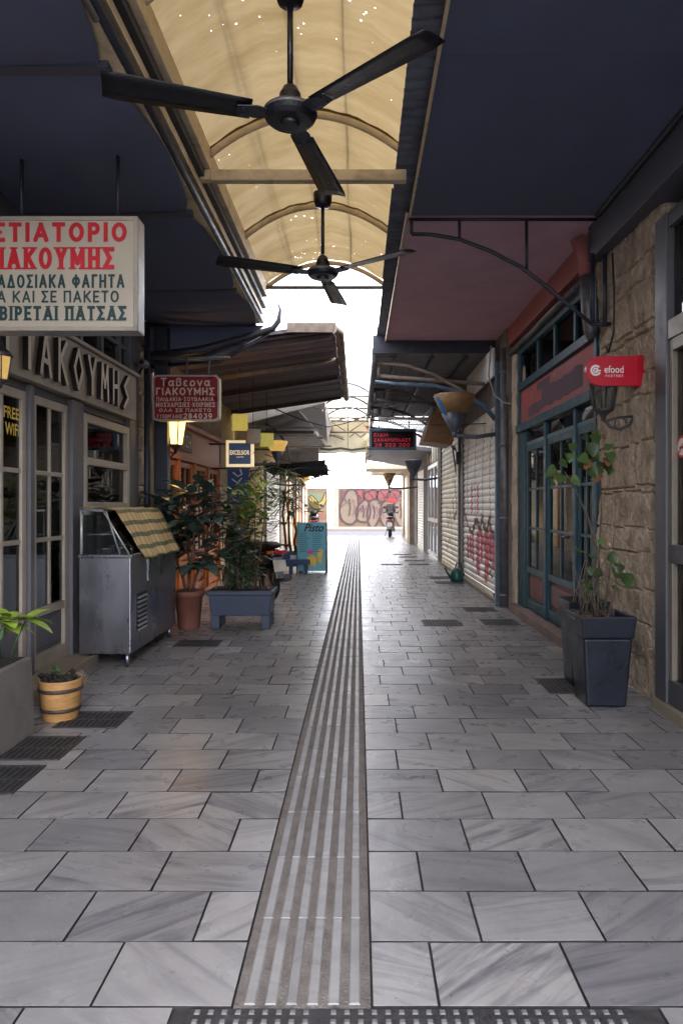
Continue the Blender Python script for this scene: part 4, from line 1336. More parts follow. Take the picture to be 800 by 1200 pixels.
# ================================================================== ROOFS
# long translucent barrel vault between the canopies
XV0, XV1, ZV, RISE = -1.10, .36, 3.99, .30
def vprof(t, lift=0):
    a = (t - .5) * 2
    return (XV0 + (XV1 - XV0) * t, ZV + RISE * (1 - a * a) + lift)
RIBS = [5.0 + 1.53 * k for k in range(-3, 3)]
g = thing('vaulted_roof', (-.4, 3, ZV), 'yellowed translucent plastic barrel vault over the near alley', 'roof')
m = MB(); NT = 20
for a, b in zip(RIBS, RIBS[1:]):
    ns = 8; vs = []; lift = rnd.uniform(0, .006)
    for j in range(ns + 1):
        yv = a - .02 + (b - a + .04) * j / ns
        for i in range(NT + 1):
            x, z = vprof(i / NT, lift + .01 + .012 * math.sin(i * 2.1 + a * 3 + j * .6) * (1 - abs(j / ns - .5)))
            vs.append((x, yv, z + .012 * (j % 2 == 0) * 0))
    m.add(vs, [(j * (NT + 1) + i, j * (NT + 1) + i + 1, (j + 1) * (NT + 1) + i + 1, (j + 1) * (NT + 1) + i) for j in range(ns) for i in range(NT)], True)
m.build('roof_sheet', M['vault'], g, fix=False)
for yv in RIBS:
    m = MB()
    m.tube([(vprof(i / NT)[0], yv, vprof(i / NT)[1] - .03) for i in range(NT + 1)], .028, 8)
    m.build('rib', M['cream'], g)
m = MB()
for fx in (.22, .47, .70):
    x, z = vprof(fx); m.box(x - .003, x + .003, RIBS[0], RIBS[-1], z + .028, z + .045)
m.build('purlins', M['gal'], g)
B(XV0 - .06, XV0 + .02, RIBS[0], RIBS[-1] + .02, ZV - .13, ZV + .02).build('edge_beam', M['cream'], g, bevel=.006)
B(XV1 - .01, XV1 + .07, RIBS[0], RIBS[-1] + .02, ZV - .05, ZV + .02).build('edge_beam', M['cream'], g, bevel=.006)
for yv in (2.975, 5.02):
    B(XV0 + .02, XV1 - .01, yv - .035, yv + .035, ZV - .215, ZV - .135).box(XV0 - .06, XV0 + .018, yv - .034, yv + .034, ZV - .21, ZV - .131).build('tie_beam', M['cream'], g, bevel=.006)
MB().tube([(XV0, 8.03, ZV - .03), (XV1, 8.03, ZV - .03)], .022).build('tie_rod', M['gal'], g)

# left dark canopy
g = thing('dark_canopy', (-1.8, 5, 3.6), 'dark fabric canopy with cream edge trim over the grey restaurant front', 'canopy')
seams = [.4, 1.70, 3.44, 5.15, 7.0, 8.35]
for a, b in zip(seams, seams[1:]):
    m = MB(); n = 10; vs = []
    for i in range(n + 1):
        t = i / n; yv = a + .035 + (b - a - .07) * t
        sc_ = math.sin(math.pi * t) ** .6
        xe = -1.29 + .10 * sc_
        for k, q in enumerate((0, .25, .5, .75, 1)):
            vs.append((-2.6 + (xe + 2.6) * q, yv, 3.60 - .05 * math.sin(math.pi * q) * sc_ + .012 * math.sin(3 * q + i)))
    m.add(vs, [(i * 5 + k, i * 5 + k + 1, (i + 1) * 5 + k + 1, (i + 1) * 5 + k) for i in range(n) for k in range(4)], True)
    m.build('soffit_panel', M['navy'], g, fix=False)
for s_ in seams[1:]:
    B(-2.6, -1.25, s_ - .035, s_ + .035, 3.585, 3.64).build('cross_bar', M['navy_bar'], g)
m = MB(); m.box(-1.42, -1.195, seams[0], 8.34, 3.618, 3.63)
m.build('edge_flange', M['cream'], g)
B(-2.6, -1.22, seams[0], 8.34, 3.69, 3.73).build('deck', M['corr'], g)
B(-1.30, -1.26, seams[0], 8.34, 3.731, 4.02).build('upstand', M['corr'], g)
m = MB(); m.box(-1.20, -1.165, seams[0], 8.36, 3.735, 3.795); m.build('edge_trim', M['cream'], g)
m = MB(); m.box(-1.21, -1.125, seams[0], 8.35, 3.80, 3.858); m.build('edge_rail', M['dark_steel'], g)
MB().tube([(-1.185, seams[0], 3.655), (-1.185, 8.4, 3.655)], .028).build('edge_tube', M['dark_steel'], g)
MB().tube([(-1.19, 1.3, 3.605), (-1.19, 3.1, 3.605)], .016).build('conduit', M['gal'], g)
m = MB(); m.prism([(-2.6, 8.345, 3.0), (-1.5, 8.345, 3.30), (-1.15, 8.345, 3.60), (-2.6, 8.345, 3.60)], (0, .03, 0)); m.build('end_panel', M['navy'], g)
m = MB(); m.tube([(-2.5, 8.15, 3.18), (-1.9, 8.2, 3.26), (-1.4, 8.28, 3.42), (-1.05, 8.36, 3.56), (-.98, 8.38, 3.66), (-.96, 8.38, 3.80), (-.99, 8.38, 3.88)], [.05, .05, .045, .04, .035, .02, .012], 10)
m.build('bracket', M['dark_steel'], g)
MB().tube([(-2.5, 8.25, 3.08), (-1.7, 8.3, 3.14), (-1.1, 8.38, 3.5)], .025, 8).build('brace', M['dark_steel'], g)

# right near canopy
g = thing('dark_canopy', (1.2, 3, 3.8), 'flat dark blue canopy overhead on the right above the stone pillar', 'canopy')
m = MB()
for ya_, yb_ in ((.4, 2.42), (2.424, 3.64), (3.644, 4.86), (4.864, 5.66)): m.box(.435, 2.1, ya_, yb_, 3.80 + rnd.uniform(0, .002), 3.82)
m.build('soffit', M['navy'], g)
B(.42, .434, .4, 5.66, 3.785, 3.83).build('edge_strip', M['cream'], g)
B(1.98, 2.30, .4, 5.9, 3.50, 3.80).build('wall_beam', M['navy_bar'], g, bevel=.008)
B(2.302, 2.7, -.8, 6.05, 3.36, 3.90).build('back_panel', M['navy'], g)
MB().tube([(1.955, .4, 3.775), (1.955, 5.6, 3.775)], .02).build('wall_pipe', M['dark_steel'], g)
g = thing('pink_canopy', (1.2, 8, 3.8), 'faded pink canopy soffit with iron arch bracket above the green doors', 'canopy')
B(.405, 2.06, 5.662, 9.95, 3.802, 3.822).build('soffit', M['pink'], g)
B(.39, .404, 5.662, 9.97, 3.785, 3.83).build('edge_strip', M['cream'], g)
B(2.02, 2.14, 5.92, 10.2, 3.55, 3.80).build('wall_beam', M['pink_beam'], g, bevel=.008)
m = MB(); yb = 5.70
m.tube([(.44, yb, 3.79), (.44, yb, 3.665)], .014); m.tube([(.44, yb, 3.665), (.60, yb, 3.66), (.84, yb, 3.62), (1.1, yb, 3.52), (1.35, yb, 3.39), (1.6, yb, 3.2), (1.8, yb, 3.03), (1.95, yb, 2.91)], .017)
m.tube([(.42, yb, 3.785), (2.0, yb, 3.785)], .014)
m.tube([(.84, yb, 3.785), (.84, yb, 3.62)], .013); m.tube([(1.40, yb, 3.785), (1.40, yb, 3.36)], .014)
m.tube([(1.95, yb, 3.5), (1.95, yb, 2.90)], .018); m.tube([(1.95, yb, 2.91), (2.10, yb, 2.91)], .02); m.tube([(2.06, 5.72, 3.5), (2.06, 5.72, 2.91)], .018)
m.build('arch_bracket', M['dark_steel'], g)
m = MB().tube([(1.90, 5.95, 3.73), (1.97, 5.95, 3.55), (1.98, 5.95, 3.4)], .06, 12); m.build('drain_spout', M['pink_beam'], g)
o = MB().tube([(1.98, 5.95, 3.395), (2.0, 5.97, 3.1), (2.03, 5.99, 2.92), (2.06, 6.0, 2.88)], .055, 12).build('downpipe', M['gal'])
tag(o, 'short grey downpipe under the pink spout at the top of the pillar', 'pipe')
o = MB().tube([(2.05, 6.25, 3.46), (2.05, 9.3, 3.46)], .03, 10).build('conduit_pipe', M['gal'])
tag(o, 'long pale conduit pipe under the pink beam above the green front', 'pipe')
# corrugated roofing above both canopies
g = thing('corrugated_roof', (1.2, 3, 3.9), 'dark corrugated metal sheet jutting out over the right canopies', 'roof')
m = MB(); vs = []; n = int(9.7 / .02)
for j in range(n + 1):
    yv = .4 + 9.7 * j / n
    h = .020 * math.sin(yv * 2 * math.pi / .10)
    st = -.012 * int((yv + 3) / 2.1)
    for x in (.262 - st * .0 + .012 * ((int((yv + 3) / 2.1)) % 2), .8, 2.4): vs.append((x, yv, 3.90 + h + .05 * (x - .26)))
m.add(vs, [(j * 3 + k, j * 3 + k + 1, j * 3 + k + 4, j * 3 + k + 3) for j in range(n) for k in range(2)], True)
m.build('sheet', M['corr'], g, fix=False)

# brown boarded canopy on the left
g = thing('wooden_canopy', (-1.4, 11, 3.5), 'brown boarded canopy with rusty gutter over the wooden tavern front', 'canopy')
def zc(x): return 3.60 - (-.3 - x) * .13
for k in range(20):
    y0 = 8.65 + k * .262
    z0, z1 = zc(-2.55), zc(-.30)
    xe = -.30 + rnd.uniform(-.02, .02)
    if k % 20 == 0: m = MB()
    dz = rnd.uniform(-.006, .006)
    m.prism([(-2.55, y0, z0 + dz), (xe, y0, z1 + dz), (xe, y0 + .255, z1 + dz), (-2.55, y0 + .255, z0 + dz)], (0, 0, .03))
m.build('boards', M['boards'], g)
m = MB()
m.prism([(-2.6, 8.6, zc(-2.6) + .05), (-.28, 8.6, zc(-.28) + .05), (-.28, 13.95, zc(-.28) + .05), (-2.6, 13.95, zc(-2.6) + .05)], (0, 0, .05))
m.build('roof_deck', M['gal'], g)
m = MB().tube([(-.30, 8.55, 3.60), (-.24, 8.6, 3.58), (-.24, 10, 3.58), (-.245, 13.9, 3.57)], .055, 12)
for yy in (9.2, 10.1, 11.0, 11.9, 12.8, 13.7): m.tube([(-.243, yy, 3.578), (-.243, yy + .05, 3.578)], .066, 12)
m.build('gutter', M['rusty'], g)
MB().tube([(-2.5, 10, 3.20), (-.33, 10, 3.52)], .045, 10).build('cross_pole', M['rusty'], g)
m = MB()
for yy in (8.7, 11.6, 13.7): MB().prism([(-2.55, yy, zc(-2.55) - .10), (-.35, yy, zc(-.35) - .06), (-.35, yy, zc(-.35) - .005), (-2.55, yy, zc(-2.55) - .005)], (0, .06, 0)).build('rafter', M['wood_dark'], g)
B(-.9, -.3, 8.56, 8.60, 3.57, 3.69).build('front_board', M['rusty'], g)

# far left metal canopy
g = thing('metal_canopy', (-1.5, 16, 3.3), 'pale grey metal canopy with dark louvres beyond the boarded canopy', 'canopy')
m = MB(); m.prism([(-2.55, 14.1, 3.05), (-.72, 14.1, 3.52), (-.72, 21.5, 3.52), (-2.55, 21.5, 3.05)], (0, 0, .05)); m.build('roof_sheet', M['alu'], g)
MB().prism([(-2.55, 14.04, 3.02), (-.72, 14.04, 3.50), (-.40, 14.04, 3.66), (-2.55, 14.04, 3.4)], (0, .03, 0)).build('front_plate', M['alu'], g)
B(-2.5, -1.25, 21.52, 21.6, 2.5, 3.6).build('rear_board', M['old_wall'], g)
m = MB(); m.prism([(-1.25, 14.08, 3.36), (-.70, 14.06, 3.55), (-.66, 16.5, 3.3), (-.75, 16.5, 2.9)], (0, 0, .03)); m.build('side_plate', M['far_white'], g)
m = MB()
for k in range(7): 
    yv = 14.5 + k * .75
    m.box(-2.35, -.95, yv, yv + .5, 2.92 + .02 * k, 2.98 + .02 * k)
m.build('louvres', M['black'], g)
m = MB()
for yv in (14.3, 16.5, 18.8, 21.2): m.box(-2.55, -.75, yv, yv + .06, 3.01, 3.045)
m.tube(arc((-2.5, 14.9, 2.3), 1.0, 0, 80, 10), .02)
m.build('frame_bars', M['gal'], g)
t = MB(); sp_ = [(-1.86 + (.26 - .012 * i) * math.cos(i * .5) * .8, 15.2, 2.78 + (.26 - .012 * i) * math.sin(i * .5)) for i in range(20)]
t.tube(sp_, .016, 6); t.tube([(-2.5, 15.2, 2.66), (-1.66, 15.2, 2.62)], .016, 6)
t.build('scroll_bracket', M['dark_iron'], g)
# rolled black awning
m = MB(); vs = []
pts = []
for i in range(15):
    t_ = i / 14; x = -2.25 + 1.5 * t_
    pts.append((x, 16.6, 2.33 - .10 * math.sin(t_ * 3.1) - .05 * t_ + .02 * math.sin(i * 2.2)))
m.tube(pts, [.10 + .05 * abs(math.sin(i * 1.9)) for i in range(15)], 9)
m.prism([(-2.2, 16.5, 2.28), (-.8, 16.5, 2.15), (-.8, 16.5, 2.5), (-2.2, 16.5, 2.36)], (0, .05, 0))
o = m.build('rolled_awning', M['black_cloth'])
tag(o, 'rolled up black cloth awning hanging under the far left canopy', 'awning')
g = thing('metal_canopy', (-1.6, 25, 3), 'small ragged beige canopy at the far left end of the alley', 'canopy')
m = MB(); m.prism([(-2.35, 23, 2.65), (-1.15, 23, 2.68), (-1.05, 28, 2.8), (-2.35, 28, 2.65)], (0, 0, .12)); m.build('roof_sheet', M['canvas'], g)
m = MB()
for yv in (23.1, 25, 27): MB().tube([(-2.35, yv, 2.3), (-1.2, yv, 2.64)], .03).tube([(-2.35, yv, 2.60), (-1.15, yv, 2.62)], .025).build('brace', M['gal'], g)

# far right metal canopy with iron pipes
g = thing('metal_canopy', (1.1, 13, 3.6), 'grey corrugated canopy on rusty curved pipes above the graffiti shutters', 'canopy')
m = MB(); n = 160; vs = []
for j in range(n + 1):
    yv = 10.05 + 7.2 * j / n; h = .012 * math.sin(j * 2.4)
    vs += [(.24, yv, 3.66 + h), (2.05, yv, 3.64 + h)]
m.add(vs, [(2 * j, 2 * j + 1, 2 * j + 3, 2 * j + 2) for j in range(n)], True)
m.build('roof_sheet', M['gal'], g, fix=False)
m = MB(); m.prism([(.20, 10.0, 3.50), (.24, 10.0, 3.50), (.24, 10.0, 3.70), (.20, 10.0, 3.70)], (0, 7.3, 0)); m.box(.205, 2.05, 9.985, 10.02, 3.625, 3.885)
m.build('edge_trim', M['dark_steel'], g)
for yv in (10.2, 12.5, 14.8, 17.0):
    m = MB()
    m.tube([(.30, yv, 3.52), (.7, yv, 3.49), (1.1, yv, 3.36), (1.5, yv, 3.14), (1.9, yv, 2.86)], .028)
    m.tube([(.28, yv + .05, 3.34), (1.9, yv + .05, 3.22)], .03)
    m.tube([(.3, yv + .02, 3.55), (.3, yv + .02, 3.30)], .02)
    m.tube([(.8, yv + .03, 3.5), (.75, yv + 1.2, 3.42), (.5, yv + 2.2, 3.5)], .022)
    m.build('rib_pipe', M['rusty'] if yv < 11 else M['gal'], g)
MB().tube([(.24, 10.0, 3.20), (.55, 10.0, 3.17), (1.1, 9.95, 3.14), (1.5, 9.9, 3.02), (1.8, 9.8, 2.82), (1.94, 9.7, 2.62)], .035, 10).build('blue_pipe', M['blue_steel'], g, label='curved blue painted pipe at the near edge')
m = MB()
for k in range(24):
    x = .45 + k * .055; m.box(x, x + .02, 14.2, 16.6, 3.18, 3.22)
m.box(.4, 1.8, 14.15, 14.2, 3.17, 3.23)
m.build('grille', M['alu'], g)
m = MB()
for (x, y0, y1) in ((.55, 10.1, 17), (1.1, 10.1, 17), (1.6, 10.1, 17)): m.box(x - .02, x + .02, y0, y1, 3.57, 3.61)
m.build('purlins', M['dark_steel'], g)
t = thing('wooden_box', (1.55, 13, 2.6), 'brown wooden box hung under the grey canopy behind the big cone lamp', 'box')
m = MB(); m.prism([(1.22, 13.0, 2.62), (1.78, 13.0, 2.55), (1.90, 13.0, 2.95), (1.42, 13.0, 3.22)], (0, .9, 0)); m.build('body', M['lamp_tan'], t, bevel=.01)
m = MB(); m.box(1.44, 1.50, 13.2, 13.26, 3.19, 3.42); m.box(1.72, 1.78, 13.2, 13.26, 3.02, 3.42); m.build('hangers', M['gal'], t)
g = thing('metal_canopy', (1.2, 22, 3.1), 'low rusty flat canopy at the far right end of the alley', 'canopy')
m = MB(); m.prism([(.25, 18.5, 3.05), (2.0, 18.5, 2.85), (2.0, 26, 2.85), (.35, 26, 3.1)], (0, 0, .10)); m.build('roof_sheet', M['gal'], g)
m = MB(); m.box(.22, .32, 18.4, 25.9, 2.98, 3.25); m.build('edge_trim', M['cream'], g)
m = MB(); m.box(.3, 2.0, 26.4, 29, 2.80, 3.02); m.box(.55, 2.0, 29.1, 30.5, 2.7, 2.95); m.build('rear_sheet', M['canvas'], g)

# far vault and painted canvas gable
g = thing('vaulted_roof', (-.3, 17, 3.8), 'pale translucent vault farther down the alley behind string lights', 'roof')
m = MB(); vs = []; n = 12
for yv in (14.4, 16.2, 18, 20.2):
    for i in range(n + 1):
        t_ = i / n; a = (t_ - .5) * 2
        vs.append((-.92 + 1.25 * t_, yv, 3.72 + .28 * (1 - a * a)))
m.add(vs, [(j * (n + 1) + i, j * (n + 1) + i + 1, (j + 1) * (n + 1) + i + 1, (j + 1) * (n + 1) + i) for j in range(3) for i in range(n)], True)
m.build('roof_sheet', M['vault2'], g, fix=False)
for yv in (14.4, 16.2, 18, 20.2):
    m = MB(); m.tube([(-.92 + 1.25 * i / n, yv, 3.70 + .28 * (1 - ((i / n - .5) * 2) ** 2)) for i in range(n + 1)], .025)
    m.tube([(-.92, yv, 3.7), (.33, yv, 3.7)], .02)
    m.build('rib', M['gal'], g)
m = MB()
for a in (40, 90, 140):
    m.tube([(-.295, 18.9, 3.4), (-.295 + .62 * math.cos(R(a)), 18.9, 3.4 + .5 * math.sin(R(a)))], .014, 6)
m.tube([(-.92, 18.9, 3.42), (.33, 18.9, 3.42)], .025); m.build('truss', M['rusty'], g)
B(-.98, -.90, 14.4, 20.2, 3.55, 3.72).build('edge_beam', M['cream'], g)
B(.32, .40, 14.4, 20.2, 3.55, 3.72).build('edge_beam', M['gal'], g)
t = thing('painted_canvas', (-.4, 19.1, 2.9), 'weathered beige painted canvas hung across the alley under the far vault', 'banner')
m = MB(); vs = []; nx = 18; nz = 10
for j in range(nz + 1):
    for i in range(nx + 1):
        vs.append((-1.12 + 1.42 * i / nx, 19.1 + .025 * math.sin(i * 1.7 + j * .6), 2.86 + .88 * j / nz + (.02 * math.sin(i * .9) if j == 0 else 0)))
m.add(vs, [(j * (nx + 1) + i, j * (nx + 1) + i + 1, (j + 1) * (nx + 1) + i + 1, (j + 1) * (nx + 1) + i) for j in range(nz) for i in range(nx)], True)
m.build('cloth', M['canvas_lit'], t, fix=False)
fc = lambda a, b: Vector((a, 19.06, b))
m = MB()
m.ribbon([(-1.0, 3.42), (-.8, 3.36), (-.6, 3.3), (-.4, 3.22)], .03, fc); m.ribbon([(-.9, 3.3), (-.65, 3.36), (-.42, 3.28)], .02, fc)
m.ribbon([(-.25, 3.3), (-.1, 3.42), (.05, 3.3), (.2, 3.4)], .025, fc)
m.ribbon([(-1.08, 2.98), (-.8, 2.95), (-.5, 2.99), (-.2, 2.94), (.2, 2.99)], .06, fc); m.ribbon([(-.3, 3.66), (-.3, 2.95)], .015, fc)
m.build('painted_lines', M['ink'], t, fix=False)
m = MB()
for sx in (-1, 1):
    cx = -.94 if sx < 0 else .19
    m.add([fc(cx - .1 * -sx, 3.62), fc(cx - .02, 3.60), fc(cx + .1 * -sx, 3.72), fc(cx + .03, 3.56), fc(cx + .07 * sx, 3.50)], [(0, 1, 2, 3, 4)])
m.build('red_marks', M['ink_red'], t, fix=False)
m = MB(); m.ribbon([(-1.03, 3.30), (-.93, 3.33)], .05, fc); m.build('green_mark', M['ink_green'], t, fix=False)
MB().tube([(-1.2, 19.1, 3.76), (.4, 19.1, 3.76)], .025).build('top_rail', M['gal'], t)
# string lights
t = thing('string_lights', (-.5, 14.2, 3.4), 'drooping string of small bulbs strung across below the far vault', 'string lights')
P_ = [(-1.5 + 2.0 * i / 16, 14.2, 3.70 - .32 * math.sin(math.pi * i / 16) ** .8 + .02 * math.sin(i * 2)) for i in range(17)]
MB().tube(P_, .006, 5).build('wire', M['cable'], t)
m = MB()
for p in P_[1:-1]: m.lathe((p[0], p[1], p[2] - .05), [(.0, 0), (.018, .012), (.018, .03), (.008, .05)], 6)
m.build('bulbs', M['paper_w'], t)

# ================================================================== FANS
def fan(loc, ang, label, hook):
    L = Vector(loc)
    t = thing('ceiling_fan', loc, label, 'ceiling fan', 'black ceiling fans under the vault')
    m = MB().lathe(L, n=44, smooth=False, prof=[(.0, -.05), (.036, -.05), (.042, -.045), (.044, -.034), (.092, -.032), (.108, -.018), (.116, -.002), (.116, .014), (.104, .024), (.058, .030), (.052, .05), (.046, .09), (.030, .12), (.014, .13)])
    m.build('motor_housing', M['fan_black'], t)
    m = MB()
    m.lathe(L, [(.1165, .000), (.1185, .002), (.1185, .010), (.1165, .012)], 28); m.build('trim_ring', M['gal'], t)
    MB().tube([L + Vector((0, 0, .14)), L + Vector((0, 0, .56))], .013, 10).build('rod', M['fan_black'], t)
    MB().lathe(L + Vector((0, 0, .48)), [(.02, 0), (.055, .01), (.066, .05), (.07, .10), (.066, .105), (.0, .105)], 20).build('canopy_cup', M['fan_black'], t)
    m = MB(); z = .58; k = 0
    m.tube([L + Vector((0, 0, .56)), L + Vector((0, 0, .60))], .008, 6)
    while z < hook:
        c_ = L + Vector((0, 0, z + .02))
        ax = EX if k % 2 else EY
        m.tube([c_ + ax * (.012 * math.cos(q)) + UP * (.022 * math.sin(q)) for q in [i * .785 for i in range(9)]], .004, 5)
        z += .034; k += 1
    m.build('hook_chain', M['gal'], t)
    for i in range(3):
        a = R(ang + 120 * i)
        Rz = Matrix.Translation(L) @ Matrix.Rotation(a, 4, 'Z')
        m = MB(); m.X = Rz @ Matrix.Rotation(R(11), 4, 'X')
        n = 10; vs = []
        for j in range(n + 1):
            q = j / n; x = .17 + .60 * q
            wl, wr = -.055 - .018 * q, .055 + .024 * q
            if j == n: wl, wr = wl + .01, wr - .01
            for yv in (wl, wl * .4, wr * .4, wr):
                vs.append((x, yv, -.008 + .006 * (1 - (yv / .07) ** 2) - .004 * q))
        fs = [(j * 4 + k, j * 4 + k + 1, (j + 1) * 4 + k + 1, (j + 1) * 4 + k) for j in range(n) for k in range(3)]
        m.add(vs, fs, True)
        bl = m.build('blade', M['fan_black'], t, fix=False)
        so_ = bl.modifiers.new('thick', 'SOLIDIFY'); so_.thickness = .004
        m = MB(); m.X = Rz
        m.prism([(.06, -.02, -.012), (.15, -.045, -.014), (.23, -.03, -.018), (.23, .03, -.016), (.15, .045, -.012), (.06, .02, -.010)], (0, 0, .005))
        for yv in (-.02, .02): m.lathe((.205, yv, -.022), [(0, 0), (.008, .001), (.008, .006)], 8)
        m.build('blade_bracket', M['dark_steel'], bl)
    return t
fan((-.2975, 2.975, 3.10), 77.5, 'black three-blade ceiling fan nearest the viewer, largest in the photo', .68)
fan((-.262, 5.0, 3.10), 82, 'black three-blade ceiling fan farther back hung from the tie beam by a chain', .68)

# ================================================================== SIGNS
def sgn_text(m, lines, Y, yoff):
    for (s, x0, x1, yt, yb, mi, bold) in lines:
        p = at(x0, yb, Y); q = at(x1, yt, Y)
        m.cm = mi
        lettering(m, s, (p.x, yoff, p.z), EX, UP, q.x - p.x, q.z - p.z, bold[0], bold[1])
Y0 = 4.2
t = thing('light_box_sign', at(60, 388, Y0), 'white light box restaurant sign with red and dark green Greek lettering', 'sign')
a = at(-42, 388, Y0); b = at(162, 254, Y0)
m = B(a.x, b.x, Y0 + .004, Y0 + .13, a.z, b.z); m.build('case', M['sign_edge'], t, bevel=.006)
c1 = at(-37, 383, Y0); c2 = at(157, 259, Y0)
B(c1.x, c2.x, Y0 - .004, Y0 + .003, c1.z, c2.z).build('face', M['white_acrylic'], t)
m = MB()
for (x0, x1, z0, z1) in ((a.x, b.x, a.z, c1.z), (a.x, b.x, c2.z, b.z), (a.x, c1.x, c1.z, c2.z), (c2.x, b.x, c1.z, c2.z)): m.box(x0, x1, Y0 - .012, Y0 + .003, z0, z1)
m.build('face_frame', M['grey_light'], t, bevel=.003)
m = MB()
sgn_text(m, [('ΕΣΤΙΑΤΟΡΙΟ', -26, 147, 261, 284, 0, (.22, False)), ('ΓΙΑΚΟΥΜΗΣ', -15, 133, 290, 316, 0, (.20, True)),
             ('ΠΑΡΑΔΟΣΙΑΚΑ ΦΑΓΗΤΑ', -33, 146, 322, 338, 1, (.17, False)), ('ΟΛΑ ΚΑΙ ΣΕ ΠΑΚΕΤΟ', -26, 140, 341, 355, 1, (.16, False)), ('ΣΕΡΒΙΡΕΤΑΙ ΠΑΤΣΑΣ', -41 + 8, 147, 359, 376, 1, (.20, True))], Y0, Y0 - .0045)
# slab serifs on the heavy second and last line
m.build('lettering', [M['sign_red'], M['sign_green']], t, fix=False)
m = MB(); m.tube([(-2.1, 4.26, b.z), (-2.1, 4.26, 3.58)], .012); m.tube([(-1.5, 4.26, b.z), (-1.5, 4.26, 3.58)], .012); m.build('hangers', M['dark_steel'], t)

def rrect(x0, x1, z0, z1, r, y, n=6):
    P = []
    for (cx, cz, a0) in ((x1 - r, z1 - r, 0), (x0 + r, z1 - r, 90), (x0 + r, z0 + r, 180), (x1 - r, z0 + r, 270)):
        for i in range(n + 1):
            q = R(a0 + 90 * i / n); P.append((cx + r * math.cos(q), y, cz + r * math.sin(q)))
    return P
Y0 = 7.9
t = thing('light_box_sign', at(218, 493, Y0), 'dark red rounded tavern sign with cream Greek lettering and phone number 284039', 'sign')
a = at(180, 493, Y0); b = at(257, 440, Y0)
m = MB(); m.prism(rrect(a.x, b.x, a.z, b.z, .05, Y0), (0, .12, 0)); m.build('case', M['sign_yellow_edge'], t)
m = MB(); m.prism(rrect(a.x - .004, b.x + .004, a.z - .004, b.z + .004, .052, Y0 - .012), (0, .011, 0)); m.build('rim', M['sign_edge'], t)
m = MB(); m.prism(rrect(a.x + .016, b.x - .016, a.z + .016, b.z - .016, .042, Y0 - .0165), (0, .004, 0)); m.build('face', M['deep_red'], t)
m = MB()
sgn_text(m, [('Ταβερνα', 189, 247, 443, 453, 0, (.16, False)), ('ΓΙΑΚΟΥΜΗΣ', 183.5, 251.5, 454.5, 463.5, 0, (.19, False)), ('ΠΑΙΔΑΚΙΑ-ΣΟΥΒΛΑΚΙΑ', 184, 251, 465.5, 470.5, 0, (.16, False)),
             ('ΜΟΣΧΑΡΙΣΙΕΣ-ΧΟΙΡΙΝΕΣ', 183.5, 252, 472, 477.2, 0, (.18, True)), ('ΟΛΑ ΣΕ ΠΑΚΕΤΟ', 187, 248, 479, 483, 0, (.2, False)), ('Γ.ΓΕΩΡΓΑΛΗΣ', 185, 214, 486, 490.5, 0, (.15, False)), ('284039', 215.5, 249, 484.5, 491, 0, (.2, False))], Y0, Y0 - .0170)
m.build('lettering', M['sign_cream'], t, fix=False)
m = MB(); m.tube([(-2.0, 7.96, b.z), (-2.0, 7.96, 3.12)], .012); m.tube([(-1.75, 7.96, b.z), (-1.75, 8.0, 3.12)], .012); m.tube([(-2.45, 7.98, 3.12), (-1.5, 7.98, 3.12)], .022); m.build('hangers', M['gal'], t)

Y0 = 11.4
t = thing('light_box_sign', at(281, 547, Y0), 'small square navy coffee sign with glowing cream frame', 'sign')
a = at(265, 547, Y0); b = at(297, 516, Y0); k = .045
m = MB()
for (x0, x1, z0, z1) in ((a.x, b.x, a.z, a.z + k), (a.x, b.x, b.z - k, b.z), (a.x, a.x + k, a.z + k, b.z - k), (b.x - k, b.x, a.z + k, b.z - k)): m.box(x0, x1, Y0 - .01, Y0 + .08, z0, z1)
m.build('frame', M['lit_white'], t)
B(a.x + k, b.x - k, Y0, Y0 + .08, a.z + k, b.z - k).build('face', M['exc_blue'], t)
m = MB(); m.text('EXCELSIOR', (a.x + .065, Y0 - .002, (a.z + b.z) / 2 - .02), EX, UP, b.x - a.x - .13, .075, .02, 0)
m.text('CAFFÈ', (a.x + .17, Y0 - .002, (a.z + b.z) / 2 - .07), EX, UP, .12, .028, .0, 0)
m.build('lettering', M['lit_white'], t, fix=False)
MB().tube([(-2.5, Y0 + .04, b.z - .06), (a.x, Y0 + .04, b.z - .06)], .015).build('bracket', M['dark_steel'], t)
t = thing('hanging_banner', (-2.0, 11.5, 1.45), 'narrow dark blue banner with pale script hanging below the navy coffee sign', 'banner')
m = MB(); vs = []
for i in range(9): 
    for j in range(2): vs.append((-2.2 + .36 * j, 11.46 + .01 * math.sin(i + j), 1.42 + .6 * i / 8))
m.add(vs, [(2 * i, 2 * i + 1, 2 * i + 3, 2 * i + 2) for i in range(8)], True); m.build('cloth', M['banner_blue'], t, fix=False)
fb = lambda a_, b_: Vector((a_, 11.435, b_))
m = MB(); m.ribbon([(-2.1, 1.95), (-2.02, 1.88), (-1.95, 1.92), (-1.98, 2.0)], .02, fb); m.ribbon([(-2.12, 1.84), (-1.92, 1.70)], .02, fb); m.ribbon([(-1.95, 1.86), (-2.1, 1.68)], .018, fb)
m.ribbon([(-2.02 + .1 * math.cos(q), 1.56 + .09 * math.sin(q)) for q in [i * .5 for i in range(11)]], .02, fb); m.ribbon([(-2.02 + .04 * math.cos(q), 1.56 + .04 * math.sin(q)) for q in [i * .5 for i in range(9)]], .016, fb)
m.build('script', M['banner_white'], t, fix=False)
MB().tube([(-2.5, 11.5, 2.02), (-1.82, 11.5, 2.02)], .012).build('rod', M['dark_steel'], t)

